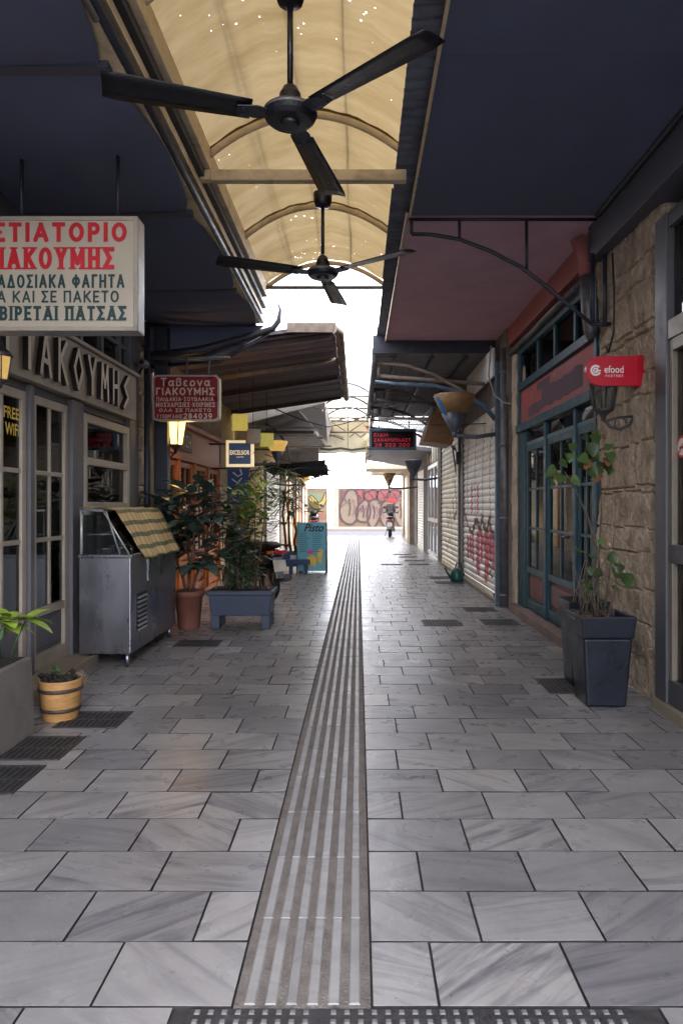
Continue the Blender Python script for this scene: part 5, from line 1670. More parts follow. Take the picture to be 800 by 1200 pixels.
Y0 = 14.9
t = thing('led_sign', at(460, 527, Y0), 'black electronic sign with red dot lettering in a blue case under the right canopy', 'sign')
a = at(432.5, 527.5, Y0); b = at(487.5, 502.5, Y0)
m = MB()
k = .06
for (x0, x1, z0, z1) in ((a.x, b.x, a.z, a.z + k), (a.x, b.x, b.z - k, b.z), (a.x, a.x + k, a.z + k, b.z - k), (b.x - k, b.x, a.z + k, b.z - k)): m.box(x0, x1, Y0 - .03, Y0 + .1, z0, z1)
m.build('case', M['led_case'], t, bevel=.012)
B(a.x + k, b.x - k, Y0 - .005, Y0 + .09, a.z + k, b.z - k).build('screen', M['pit_dark'], t)
m = MB()
lettering(m, 'ΕΙΔΗ', (a.x + .1, Y0 - .008, b.z - .17), EX, UP, .30, .075, .16)
lettering(m, 'ΖΑΧΑΡΟΠΛΑΣΤ', (a.x + .1, Y0 - .008, b.z - .28), EX, UP, .80, .07, .16)
lettering(m, '28 222 200', (a.x + .12, Y0 - .008, b.z - .39), EX, UP, .76, .075, .17)
m.build('lettering', M['led'], t, fix=False)
m = MB(); m.tube([(.45, Y0 + .03, b.z), (.45, Y0 + .03, 3.5)], .012); m.tube([(1.1, Y0 + .03, b.z), (1.1, Y0 + .03, 3.4)], .012); m.build('hangers', M['dark_steel'], t)

Y0 = 5.05
t = thing('projecting_sign', at(716, 452, Y0), 'bright red delivery partner sign with rounded left end fixed to the stone pillar', 'sign')
a = at(686.5, 452, Y0); b = at(745, 417, Y0); r = (b.z - a.z) / 2 * .98
P = [(b.x, Y0, a.z), (b.x, Y0, b.z)] + [(a.x + r + r * math.cos(R(q)), Y0, (a.z + b.z) / 2 + r * 1.02 * math.sin(R(q))) for q in range(90, 271, 12)]
m = MB(); m.prism(P, (0, .05, 0)); m.build('panel', M['efood_red'], t, bevel=.003)
B(b.x - .004, b.x + .05, Y0 - .006, Y0 + .06, a.z - .005, b.z + .005).build('wall_mount', M['efood_red'], t)
m = MB(); c_ = at(697.5, 434, Y0); yy = Y0 - .0012
for (r0, r1, a0, a1) in ((.026, .041, 40, 335), (.009, .021, 20, 330)):
    vs = []
    n = 24
    for i in range(n + 1):
        q = R(a0 + (a1 - a0) * i / n); vs += [(c_.x + r0 * math.cos(q), yy, c_.z + r0 * math.sin(q)), (c_.x + r1 * math.cos(q), yy, c_.z + r1 * math.sin(q))]
    m.add(vs, [(2 * i, 2 * i + 1, 2 * i + 3, 2 * i + 2) for i in range(n)])
m.box(c_.x + .0, c_.x + .037, yy - .0004, yy, c_.z - .008, c_.z + .004)
p = at(707.5, 437, Y0); q = at(730, 428.5, Y0)
m.text('efood', (p.x, yy, p.z), EX, UP, q.x - p.x, q.z - p.z, .012, 0)
p = at(709, 441.8, Y0); q = at(730, 439, Y0)
m.text('PARTNER', (p.x, yy, p.z), EX, UP, q.x - p.x, q.z - p.z, .008, 0, spacing=1.35)
m.build('lettering', M['white'], t, fix=False)
lantern('wall_lantern', (1.87, 5.22, 2.13), 'unlit black iron wall lantern with clear panes below the red partner sign', M['glass'], 1.0, cap=.55, wall=1)

# menu A-board
t = thing('menu_board', (-.95, 14, 0), 'light blue sandwich board menu with black script and ice cream pictures', 'menu board')
yf = 14.0
def fm(a_, b_, d=.003): return Vector((a_, yf + b_ * .16 - d, b_))
m = MB(); m.prism([fm(-1.25, .05, 0), fm(-.68, .05, 0), fm(-.68, 1.04, 0), fm(-1.25, 1.04, 0)], (0, .02, 0)); m.build('front_panel', M['menu_blue'], t)
m = MB(); m.prism([(-1.25, yf + .42, .05), (-.68, yf + .42, .05), (-.68, yf + .195, 1.04), (-1.25, yf + .195, 1.04)], (0, .015, 0)); m.build('rear_panel', M['black'], t)
m = MB()
for x in (-1.265, -.665): 
    m.tube([(x, yf - .005, 0), (x, yf + .175, 1.05)], .014, 6); m.tube([(x, yf + .44, 0), (x, yf + .195, 1.05)], .014, 6)
m.build('frame', M['gal'], t)
m = MB(); nrm = Vector((0, .16, 1)).normalized()
m.text('Pisto', fm(-1.13, .85, .004), EX, nrm, .41, .17, .025, 0, shear=.35)
m.build('title', M['black'], t, fix=False)
m = MB()
for (x0, n) in ((-1.22, 9), (-.95, 9)):
    for i in range(n):
        z = .80 - i * .045; wv = rnd.uniform(.12, .22)
        m.add([fm(x0, z), fm(x0 + wv, z), fm(x0 + wv, z + .014), fm(x0, z + .014)], [(0, 1, 2, 3)])
m.build('menu_lines', M['menu_text'], t, fix=False)
m = MB(); m.add([fm(-.84, .22), fm(-.77, .20), fm(-.73, .46), fm(-.79, .50), fm(-.85, .44)], [(0, 1, 2, 3, 4)]); m.add([fm(-1.05, .15), fm(-.88, .15), fm(-.86, .32), fm(-.95, .38), fm(-1.06, .32)], [(0, 1, 2, 3, 4)]); m.build('cone_picture', M['yellow'], t, fix=False)
m = MB(); m.add([fm(-1.0 + .07 * math.cos(i * .6), .44 + .05 * math.sin(i * .6), .004) for i in range(10)], [tuple(range(10))]); m.build('scoop_picture', M['magenta'], t, fix=False)

# ================================================================== LAMPS on the alley
def cone_lamp(loc, label, top, bot, r=.28, h=.4, wall=1, arm=.6, sticker=False, group='cone shaped wall lamps'):
    L = Vector(loc)
    t = thing('cone_lamp', loc, label, 'lamp', group)
    z = [0, .55 * h, h]
    n = 20
    MB().lathe(L, [(.035, 0), (.05, .02), (r * .62, h * .5)], n).build('lower_shade', bot, t)
    MB().lathe(L, [(r * .62, h * .5 + .001), (r, h), (r * .97, h + .012), (r * .5, h + .025), (0, h + .03)], n).build('upper_shade', top, t)
    m = MB(); wx = L.x + wall * arm
    m.tube([L + Vector((0, 0, -.08)), L + Vector((0, 0, .03))], .035, 10)
    m.tube([L + Vector((0, 0, -.05)), L + Vector((wall * arm * .5, 0, -.07)), Vector((wx, L.y, L.z - .02))], .03, 10)
    m.build('arm', M['lamp_metal'], t)
    if sticker:
        m = MB(); a0 = R(232)
        def fs(aa, q):
            rr_ = (r * .62 + (r - r * .62) * q) + .004
            return Vector((L.x + rr_ * math.cos(aa), L.y + rr_ * math.sin(aa), L.z + h * (.5 + .5 * q)))
        vs = []
        for i in range(5):
            aa = a0 + R(-22 + 22 * i / 4)
            vs += [fs(aa - R(5), -.05), fs(aa - R(18), .85)]
        m.add(vs, [(2 * i, 2 * i + 1, 2 * i + 3, 2 * i + 2) for i in range(4)]); m.build('sticker', M['sticker_blue'], t, fix=False)
    return t
cone_lamp((1.33, 9.5, 2.42), 'large tan and grey cone lamp with blue sticker beside the graffiti shutter', M['lamp_tan'], M['lamp_metal'], .29, .50, 1, .64, True)
cone_lamp((1.36, 17.0, 2.10), 'grey cone lamp on the right wall beyond the wooden box', M['lamp_metal'], M['lamp_metal'], .24, .4, 1, .6)
cone_lamp((1.0, 22.5, 2.02), 'small tan cone lamp farthest along the right wall', M['lamp_tan'], M['lamp_tan'], .22, .42, 1, .95)
cone_lamp((-1.62, 13.6, 2.28), 'yellow cone lamp beside the scroll bracket on the left wall', M['lamp_yellow'], M['lamp_metal'], .21, .38, -1, .86)
cone_lamp((-1.62, 20.0, 2.05), 'small yellow bowl lamp beyond the black awning on the left', M['lamp_yellow'], M['lamp_yellow'], .28, .28, -1, .86)

for (px, py, Y, mt, lb) in ((281, 495, 10, 'paper_y', 'yellow paper cube lamp, nearest of three hanging under the boarded canopy'), (296.5, 511.5, 11, 'paper_w', 'white paper cube lamp hanging between two yellow ones'), (312.5, 515.5, 12, 'paper_y', 'smaller yellow paper cube lamp, farthest of the three under the boarded canopy')):
    c_ = at(px, py, Y); s_ = .11
    t = thing('paper_lamp', c_, lb, 'lamp', 'paper cube lamps')
    m = MB(); m.X = Matrix.Translation(c_) @ Matrix.Rotation(R(14), 4, 'Z')
    vs = []; fs = []
    for k in range(3): 
        z = -s_ + s_ * k; q = s_ * (1.0 if k != 1 else .97)
        vs += [(-q, -q, z), (q, -q, z), (q, q, z), (-q, q, z)]
    for k in range(2): fs += [(k * 4 + i, k * 4 + (i + 1) % 4, k * 4 + 4 + (i + 1) % 4, k * 4 + 4 + i) for i in range(4)]
    m.add(vs, fs + [(8, 9, 10, 11)]); m.build('shade', M[mt], t)
    MB().tube([c_ + UP * s_, (c_.x, c_.y, zc(c_.x) + .0)], .005, 5).build('cord', M['cable'], t)

# ================================================================== DISPLAY CASE + CLOTH
t = thing('display_case', (-2.2, 6.5, 0), 'stainless steel refrigerated display case with sloping glass before the restaurant window', 'display case')
x0, x1, y0, y1 = -2.40, -1.955, 5.86, 7.32
m = B(x0, x1, y0, y1, .12, .95); m.build('cabinet', M['steel'], t, bevel=.008)
m = MB()
for yy in (5.93, 7.24):
    for xx in (x0 + .07, x1 - .05): m.tube([(xx, yy, 0), (xx, yy, .12)], .022, 10)
m.build('feet', M['steel'], t)
B(x0 - .005, x1 + .012, y0 - .008, y1 + .008, .951, .975).build('counter_edge', M['steel'], t, bevel=.004)
m = B(x1 + .001, x1 + .004, 6.02, 6.30, .28, .62)
vt = m.build('vent', M['pit_dark'], t)
m = MB()
for i in range(8): 
    z = .295 + i * .041; m.prism([(x1 + .005, 6.03, z), (x1 + .016, 6.03, z - .012), (x1 + .016, 6.03, z - .006), (x1 + .005, 6.03, z + .008)], (0, .26, 0))
m.build('vent_slats', M['steel'], vt)
B(x1 + .002, x1 + .006, 6.34, 6.9, .70, .92).build('access_panel', M['steel'], t)
# glass superstructure: upright back, sloping front
zt, zb, xt = 1.345, .976, x1 - .235
for yy in (y0 + .02, y1 - .02):
    m = MB(); m.prism([(x0 + .02, yy - .004, zb), (x1 - .02, yy - .004, zb), (xt, yy - .004, zt), (x0 + .02, yy - .004, zt)], (0, .008, 0)); m.build('side_glass', M['glass_case'], t)
m = MB(); m.prism([(x1 - .014, y0 + .03, zb), (x1 - .006, y0 + .03, zb), (xt + .006, y0 + .03, zt), (xt - .002, y0 + .03, zt)], (0, y1 - y0 - .06, 0)); m.build('front_glass', M['glass_case'], t)
B(x0 + .01, xt + .01, y0, y1, zt + .001, zt + .018).build('top_shelf', M['steel'], t)
m = MB()
for P2, r2 in (([(x1 - .10, y0 + .03, zb), (x1 - .22, y0 + .03, zt)], .008), ([(x1 - .012, y0 + .008, zb), (xt + .002, y0 + .008, zt)], .008), ([(x0 + .02, y0 + .01, zb), (x0 + .02, y0 + .01, zt)], .012), ([(x0 + .02, y1 - .01, zb), (x0 + .02, y1 - .01, zt)], .012)):
    MB().tube(P2, r2, 6).build('glass_post', M['alu'], t)
m = MB()
for i in range(6):
    xx = rnd.uniform(x0 + .1, x1 - .12); yy = y0 + .15 + i * .2
    m.lathe((xx, yy, .977), [(.05, 0), (.07, .04), (.072, .045), (.0, .045)], 12)
m.box(x0 + .05, x1 - .2, y0 + .1, y1 - .1, 1.14, 1.15)
m.build('shelf_and_bowls', M['steel'], t)
# cloth
m = MB(); vs = []; uv = []
prof = [(x0 - .01, zt + .035), (x0 + .1, zt + .03), (xt - .03, zt + .032), (xt + .05, zt + .012), (xt + .11, zt - .10), (xt + .17, zt - .20), (x1 - .01, zb + .045), (x1 + .035, zb - .02), (x1 + .05, zb - .06)]
dist = [0]
for a, b in zip(prof, prof[1:]): dist.append(dist[-1] + math.hypot(a[0] - b[0], a[1] - b[1]))
ny = 26
for i, (px_, pz) in enumerate(prof):
    for j in range(ny + 1):
        q = j / ny
        ya = y0 + .02 + .28 * (i / 8) ** .9 * (1 if i > 2 else .6)
        yv = ya + (y1 + .03 - ya) * q
        rip = .010 * math.sin(q * 19 + i * .5) * (.3 + i / 8)
        vs.append((px_ + rip, yv, pz + .005 * math.sin(q * 17 + i) + (rnd.uniform(-.006, .006) if i == 8 else 0)))
        uv.append((yv, dist[i]))
fs = [(i * (ny + 1) + j, i * (ny + 1) + j + 1, (i + 1) * (ny + 1) + j + 1, (i + 1) * (ny + 1) + j) for i in range(len(prof) - 1) for j in range(ny)]
m.add(vs, fs, True)
# turned back corner fold
o = m.build('tablecloth', M['check'], fix=False)
me = o.data; ul = me.uv_layers.new(name='cloth')
for lp in me.loops: ul.data[lp.index].uv = uv[lp.vertex_index]
sm_ = o.modifiers.new('thick', 'SOLIDIFY'); sm_.thickness = .0025; sm_.offset = 1
tag(o, 'yellow and green checked cloth thrown over the steel display case', 'cloth')

# ================================================================== PLANTS
def potted(name, loc, label, cat='potted plant'):
    return thing(name, loc, label, cat)

def rand_dir(r, up=.3, spread=1):
    a = r.uniform(0, 2 * math.pi)
    return Vector((math.cos(a) * spread, math.sin(a) * spread, up + r.uniform(-.4, .6)))

# ficus in terracotta pot
r_ = random.Random(5)
L = Vector((-1.93, 7.78, 0))
t = potted('potted_ficus', L, 'tall dark glossy leaved plant in a round terracotta pot before the wooden doors')
MB().lathe(L, [(.115, 0), (.12, .01), (.155, .36), (.175, .365), (.178, .43), (.165, .432), (.155, .40), (0, .40)], 28).build('pot', M['terracotta'], t)
MB().lathe(L + Vector((0, 0, .402)), [(.0, .012), (.1, .008), (.152, .0)], 16).build('soil', M['soil'], t)
m = MB(); lf = MB()
stems = []
for k in range(4):
    a = k * 1.7; x, y = .03 * math.cos(a), .03 * math.sin(a)
    P = [L + Vector((x, y, .4))]
    for i in range(1, 7): P.append(P[-1] + Vector((r_.uniform(-.03, .03) + .04 * math.cos(a), r_.uniform(-.03, .03) + .03 * math.sin(a), .18)))
    m.tube(P, [.018 - .002 * i for i in range(7)], 7); stems.append(P)
m.build('stem', M['bark'], t)
for P in stems:
    for i in range(2, 7):
        for j in range(13):
            p = P[i] + Vector((0, 0, r_.uniform(-.09, .09)))
            d = rand_dir(r_, .25); d.normalize()
            base = p + d * r_.uniform(.02, .24)
            lf.leaf(base, d, UP, r_.uniform(.22, .33), r_.uniform(.11, .15), r_.uniform(.15, .55), .22, 5, .75)
lf.build('foliage', M['leaf_dark'], t, fix=False)

# blue trough with mixed shrub
r_ = random.Random(9)
L = Vector((-1.335, 7.95, 0))
t = potted('planter_trough', L, 'blue grey plastic trough on legs with tall mixed shrubs in front of the parked scooter', 'planter')
x0, x1, y0, y1 = L.x - .365, L.x + .365, 7.68, 8.12
m = MB()
m.prism([(x0 + .035, y0 + .03, .15), (x1 - .035, y0 + .03, .15), (x1 - .01, y0 + .01, .38), (x0 + .01, y0 + .01, .38)], (0, y1 - y0 - .04, 0))
for xx in (x0 + .03, x1 - .13): 
    for yy in (y0 + .025, y1 - .12): m.box(xx, xx + .10, yy, yy + .10, 0, .155)
m.build('trough', M['planter_blue'], t, bevel=.012)
B(x0 - .01, x1 + .01, y0 - .008, y1 + .008, .38, .435).build('rim', M['planter_blue'], t, bevel=.012)
B(x0 + .02, x1 - .02, y0 + .02, y1 - .02, .42, .441).build('soil', M['soil'], t)
m = MB(); tips = []
for k in range(16):
    b0 = L + Vector((r_.uniform(-.2, .16), r_.uniform(-.1, .1), .43)); hh = r_.uniform(.4, 1.15)
    P = [b0]; lean = Vector((r_.uniform(-.1, .14), r_.uniform(-.06, .06), 0))
    for i in range(5): P.append(P[-1] + lean * .2 + Vector((r_.uniform(-.03, .03), r_.uniform(-.03, .03), hh / 5)))
    m.tube(P, [.010 - .0014 * i for i in range(6)], 5); tips.append(P)
m.build('stems', M['bark'], t)
m = MB()
for k in range(46):
    b0 = L + Vector((r_.uniform(-.33, .33), r_.uniform(-.15, .12), .43)); m.tube([b0, b0 + Vector((r_.uniform(-.05, .05), r_.uniform(-.05, .05), r_.uniform(.08, .28)))], [.004, .002], 4)
m.build('dry_stalks', M['twig'], t)
lf = MB(); lf2 = MB(); lf3 = MB()
for P in tips:
    for i in range(1, 6):
        for j in range(10):
            d = rand_dir(r_, .15).normalized(); p = P[i] + d * r_.uniform(.0, .10) + Vector((0, 0, r_.uniform(-.1, .06)))
            (lf2 if r_.random() < .28 else lf).leaf(p, d, UP, r_.uniform(.08, .15), r_.uniform(.035, .06), r_.uniform(.1, .5), .2, 3, .7)
for k in range(150):
    p = L + Vector((r_.gauss(.13, .14), r_.gauss(-.06, .08), r_.gauss(1.44, .14))); d = rand_dir(r_, .5).normalized()
    lf3.leaf(p, d, UP, r_.uniform(.13, .20), r_.uniform(.05, .072), r_.uniform(.1, .4), .2, 3, .7)
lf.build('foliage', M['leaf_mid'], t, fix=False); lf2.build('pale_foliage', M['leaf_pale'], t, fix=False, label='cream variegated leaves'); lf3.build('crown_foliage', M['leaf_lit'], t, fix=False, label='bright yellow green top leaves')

# wooden bucket planter
r_ = random.Random(2)
L = Vector((-1.96, 4.50, 0))
t = potted('bucket_planter', L, 'small wooden bucket planter with dark soil and a wilting plant by the restaurant step', 'planter')
MB().lathe(L, [(.108, .0), (.112, .005), (.138, .25), (.138, .262), (.128, .262), (.122, .235), (0, .235)], 26).build('bucket', M['wicker'], t)
m = MB()
for z, rr in ((.055, .119), (.185, .1335)): m.lathe(L, [(rr, z), (rr + .006, z + .004), (rr + .007, z + .022), (rr + .002, z + .026)], 26)
m.build('hoops', M['wood_dark'], t)
m = MB(); 
for k in range(70):
    a = r_.uniform(0, 6.28); q = .125 * math.sqrt(r_.random()); m.lathe(L + Vector((q * math.cos(a), q * math.sin(a), .25 + r_.uniform(-.01, .03))), [(0, -.02), (r_.uniform(.012, .03), 0), (0, .02)], 6)
m.build('soil', M['soil'], t)
lf = MB()
for k in range(10): lf.leaf(L + Vector((r_.uniform(-.02, .02), r_.uniform(-.02, .02), .27)), rand_dir(r_, 1.2), UP, r_.uniform(.09, .15), .022, .5, .2, 3)
lf.build('foliage', M['leaf_mid'], t, fix=False)
m = MB()
for k in range(7):
    b0 = L + Vector((.06, 0, .25)); a = r_.uniform(-.8, .8)
    m.tube([b0, b0 + Vector((.07 * math.cos(a), .07 * math.sin(a), .06)), b0 + Vector((.12 * math.cos(a), .12 * math.sin(a), r_.uniform(-.08, .05)))], [.004, .003, .002], 4)
m.build('dry_stalks', M['twig'], t)

# grey box planter bottom left
r_ = random.Random(3)
t = potted('planter_box', (-2.25, 3.7, 0), 'grey box planter with big green leaves at the lower left edge', 'planter')
m = MB(); xa, xb = -2.46, -1.985
m.prism([(xa, 3.0, 0), (xb, 3.0, 0), (xb - .02, 3.0, .47), (xa, 3.0, .47)], (0, 1.2, 0)); m.build('box', M['concrete'], t, bevel=.012)
B(xa + .03, xb - .05, 3.04, 4.16, .46, .475).build('soil', M['soil'], t)
m = MB(); lf = MB()
for k in range(4):
    b0 = Vector((-2.10 + r_.uniform(-.06, .04), 4.05 + r_.uniform(-.08, .08), .47)); P = [b0, b0 + Vector((r_.uniform(-.02, .04), 0, .12)), b0 + Vector((r_.uniform(-.04, .08), .02, r_.uniform(.18, .26)))]
    m.tube(P, [.009, .007, .005], 6)
    for j in range(5): lf.leaf(P[-1], rand_dir(r_, .25), UP, r_.uniform(.13, .2), r_.uniform(.07, .1), .45, .2, 5, .75)
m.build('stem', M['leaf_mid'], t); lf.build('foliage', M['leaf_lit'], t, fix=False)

# navy square pots on the right
def square_pot(x, y, s, h, label):
    L = Vector((x, y, 0)); t = potted('square_planter', L, label, 'planter'); t['group'] = 'tall navy square planters by the pillar'
    tr = .72
    def rng(q, z): return [(x - q, y - q, z), (x + q, y - q, z), (x + q, y + q, z), (x - q, y + q, z)]
    m = MB(); vs = rng(s * tr, 0) + rng(s * .88, h * .76)
    m.add(vs, [(3, 2, 1, 0), (4, 5, 6, 7)] + [(i, (i + 1) % 4, 4 + (i + 1) % 4, 4 + i) for i in range(4)]); m.build('body', M['planter_navy'], t, bevel=.018, seg=3)
    m = MB(); vs = rng(s * .93, h * .76) + rng(s, h) + rng(s * .9, h) + rng(s * .88, h - .06)
    m.add(vs, [(3, 2, 1, 0), (12, 13, 14, 15)] + [(4 * k + i, 4 * k + (i + 1) % 4, 4 * k + 4 + (i + 1) % 4, 4 * k + 4 + i) for k in range(3) for i in range(4)]); m.build('collar', M['planter_navy'], t, bevel=.01, seg=2)
    B(x - s * .86, x + s * .86, y - s * .86, y + s * .86, h - .07, h - .045).build('soil', M['soil'], t)
    return t, L
t, L = square_pot(1.715, 4.86, .192, .635, 'tall navy square planter with a sparse climbing plant, nearer of the two')
r_ = random.Random(21)
L = L + Vector((-.03, 0, .58))
m = MB(); lf = MB()
def twig(P, r0): m.tube(P, [r0 * (1 - .7 * i / (len(P) - 1)) for i in range(len(P))], 6)
A = [L, L + Vector((-.02, 0, .25)), L + Vector((.02, .02, .5)), L + Vector((-.06, .0, .75)), L + Vector((-.16, -.02, .95)), L + Vector((-.22, 0, 1.06))]
Bq = [L + Vector((.02, .02, 0)), L + Vector((.03, .02, .4)), L + Vector((.05, .02, .8)), L + Vector((.04, .02, 1.02)), L + Vector((.10, .02, 1.20))]
twig(A, .012); twig(Bq, .009); twig([L + Vector((.06, 0, 0)), L + Vector((.10, 0, .35)), L + Vector((.14, .02, .62))], .006)
for k in range(15):
    b0 = L + Vector((r_.uniform(-.1, .1), r_.uniform(-.08, .08), 0)); twig([b0, b0 + Vector((r_.uniform(-.06, .06), 0, .2)), b0 + Vector((r_.uniform(-.12, .14), 0, r_.uniform(.3, .55)))], .005)
m.build('stem', M['bark'], t)
for (px, py, s_) in ((697, 512, .05), (664, 541, .06), (676, 555, .11), (652, 562, .10), (660, 566, .08), (686, 536, .12), (700, 545, .12), (694, 520, .09), (711, 541, .09), (705, 552, .06), (690, 548, .08), (713, 528, .06), (706, 553, .10), (712, 546, .08), (670, 540, .07), (730, 684, .12), (722, 678, .09), (680, 655, .09), (712, 660, .09), (692, 672, .07), (700, 640, .06), (684, 700, .07), (716, 694, .06),
                     (681, 520, .06), (672, 528, .07), (688, 560, .10), (699, 566, .09), (668, 570, .08), (655, 549, .07), (705, 560, .08), (716, 556, .07), (692, 530, .10), (678, 545, .09), (648, 572, .07), (708, 518, .05), (686, 690, .08), (695, 660, .07), (727, 670, .08), (705, 680, .08)):
    p = at(px, py - 3, 4.84 + r_.uniform(-.06, .06))
    lf.leaf(p + Vector((0, 0, s_ * .5)), Vector((r_.uniform(-.7, .7), -r_.uniform(.1, .8), r_.uniform(-.7, .1))), Vector((r_.uniform(-.5, .5), -1, .6)), s_ * 1.1, s_ * .95, r_.uniform(.3, .8), r_.uniform(.1, .4), 8, .62)
for k in range(26):
    p = L + Vector((r_.uniform(-.1, .1), r_.uniform(-.08, .08), r_.uniform(.02, .35)))
    lf.leaf(p, rand_dir(r_, .2), UP, r_.uniform(.04, .07), r_.uniform(.025, .045), .4, .15, 3, .62)
lf.build('foliage', M['leaf_round'], t, fix=False)
m = MB()
for k in range(80):
    b0 = L + Vector((r_.uniform(-.14, .15), r_.uniform(-.13, .13), -.01)); a = rand_dir(r_, .9).normalized() * r_.uniform(.04, .14)
    m.tube([b0, b0 + a * .6, b0 + a + Vector((0, 0, -.03))], [.0025, .002, .001], 4)
m.build('dry_grass', M['twig'], t)
t, L = square_pot(1.77, 5.38, .165, .66, 'tall navy square planter tucked behind the one with the climbing plant')
r_ = random.Random(4); m = MB()
for k in range(9):
    b0 = L + Vector((r_.uniform(-.1, .1), r_.uniform(-.1, .1), .6)); m.tube([b0, b0 + Vector((r_.uniform(-.05, .05), 0, .1)), b0 + Vector((r_.uniform(-.08, .1), 0, r_.uniform(.15, .4)))], [.005, .004, .002], 5)
m.build('dry_stalks', M['twig'], t)

# tall drooping plant far left with blue trough
r_ = random.Random(8)
t = potted('planter_trough', (-1.25, 14.3, 0), 'small bright blue trough on legs with a tall drooping palm beside the menu board', 'planter')
m = B(-1.72, -1.12, 14.22, 14.55, .12, .42)
for xx in (-1.68, -1.26): m.box(xx, xx + .10, 14.26, 14.5, 0, .12)
m.build('trough', M['bench_blue'], t, bevel=.015)
B(-1.66, -1.18, 14.26, 14.51, .41, .425).build('soil', M['soil'], t)
m = MB(); B(-1.42, -1.22, 14.213, 14.219, .20, .36).build('label_patch', M['banner_white'], t)
lf = MB()
for k in range(3):
    P = [Vector((-1.52 + .1 * k, 14.38, .42))]
    for i in range(6): P.append(P[-1] + Vector((r_.uniform(-.04, .05), r_.uniform(-.03, .03), .27 - .03 * k)))
    m.tube(P, [.03 - .003 * i for i in range(7)], 7)
    for c_ in (P[-1], P[4], P[2] if k == 0 else P[5]):
        for j in range(26):
            d = rand_dir(r_, .55).normalized()
            lf.leaf(c_ + d * .03, d, UP, r_.uniform(.35, .62), r_.uniform(.025, .04), r_.uniform(.5, 1.0), .2, 6, .7)
m.build('trunk', M['bark'], t); lf.build('foliage', M['leaf_palm'], t, fix=False)
# small blue bench end in front
t = thing('low_bench', (-1.0, 13.7, 0), 'low dark blue bench end standing before the menu board', 'bench')
B(-1.45, -.98, 13.72, 13.9, .20, .30).build('seat', M['bench_blue'], t, bevel=.01)
for xx in (-1.40, -1.10): B(xx, xx + .07, 13.74, 13.88, 0, .20).build('leg', M['bench_blue'], t, bevel=.006)

# hanging greenery on the far left
r_ = random.Random(31); lf = MB(); m = MB()
t = potted('climbing_vine', (-1.9, 15, 2.2), 'leafy vine trailing along under the far left canopy', 'vine')
P = [Vector((-2.4, 13.0, 2.0)), Vector((-2.1, 13.8, 2.1)), Vector((-1.85, 15, 2.25)), Vector((-1.6, 16, 2.2)), Vector((-1.35, 17, 2.05))]
m.tube(P, .015, 6); m.build('stem', M['bark'], t)
for a, b in zip(P, P[1:]):
    for j in range(75):
        p = a.lerp(b, r_.random()) + Vector((r_.gauss(0, .1), r_.gauss(0, .1), r_.gauss(-.08, .12))); lf.leaf(p, rand_dir(r_, -.2), UP, r_.uniform(.08, .18), r_.uniform(.025, .05), .5, .2, 3, .7)
lf.build('foliage', M['leaf_mid'], t, fix=False)

# green watering can
t = thing('watering_can', (1.82, 12.75, 0), 'dark teal plastic watering can standing at the shutter corner post', 'watering can')
L = Vector((1.80, 12.55, 0))
MB().lathe(L, [(.105, 0), (.115, .01), (.12, .08), (.11, .17), (.08, .23), (.06, .24), (.055, .235)], 18).build('body', M['teal_plastic'], t)
MB().tube([L + Vector((-.10, 0, .06)), L + Vector((-.19, -.02, .18)), L + Vector((-.22, -.02, .26))], [.025, .016, .022], 8).build('spout', M['teal_plastic'], t)
MB().tube([L + Vector((-.03, 0, .23)), L + Vector((0, 0, .33)), L + Vector((.08, 0, .34)), L + Vector((.11, 0, .12))], .012, 8).build('handle', M['black'], t)

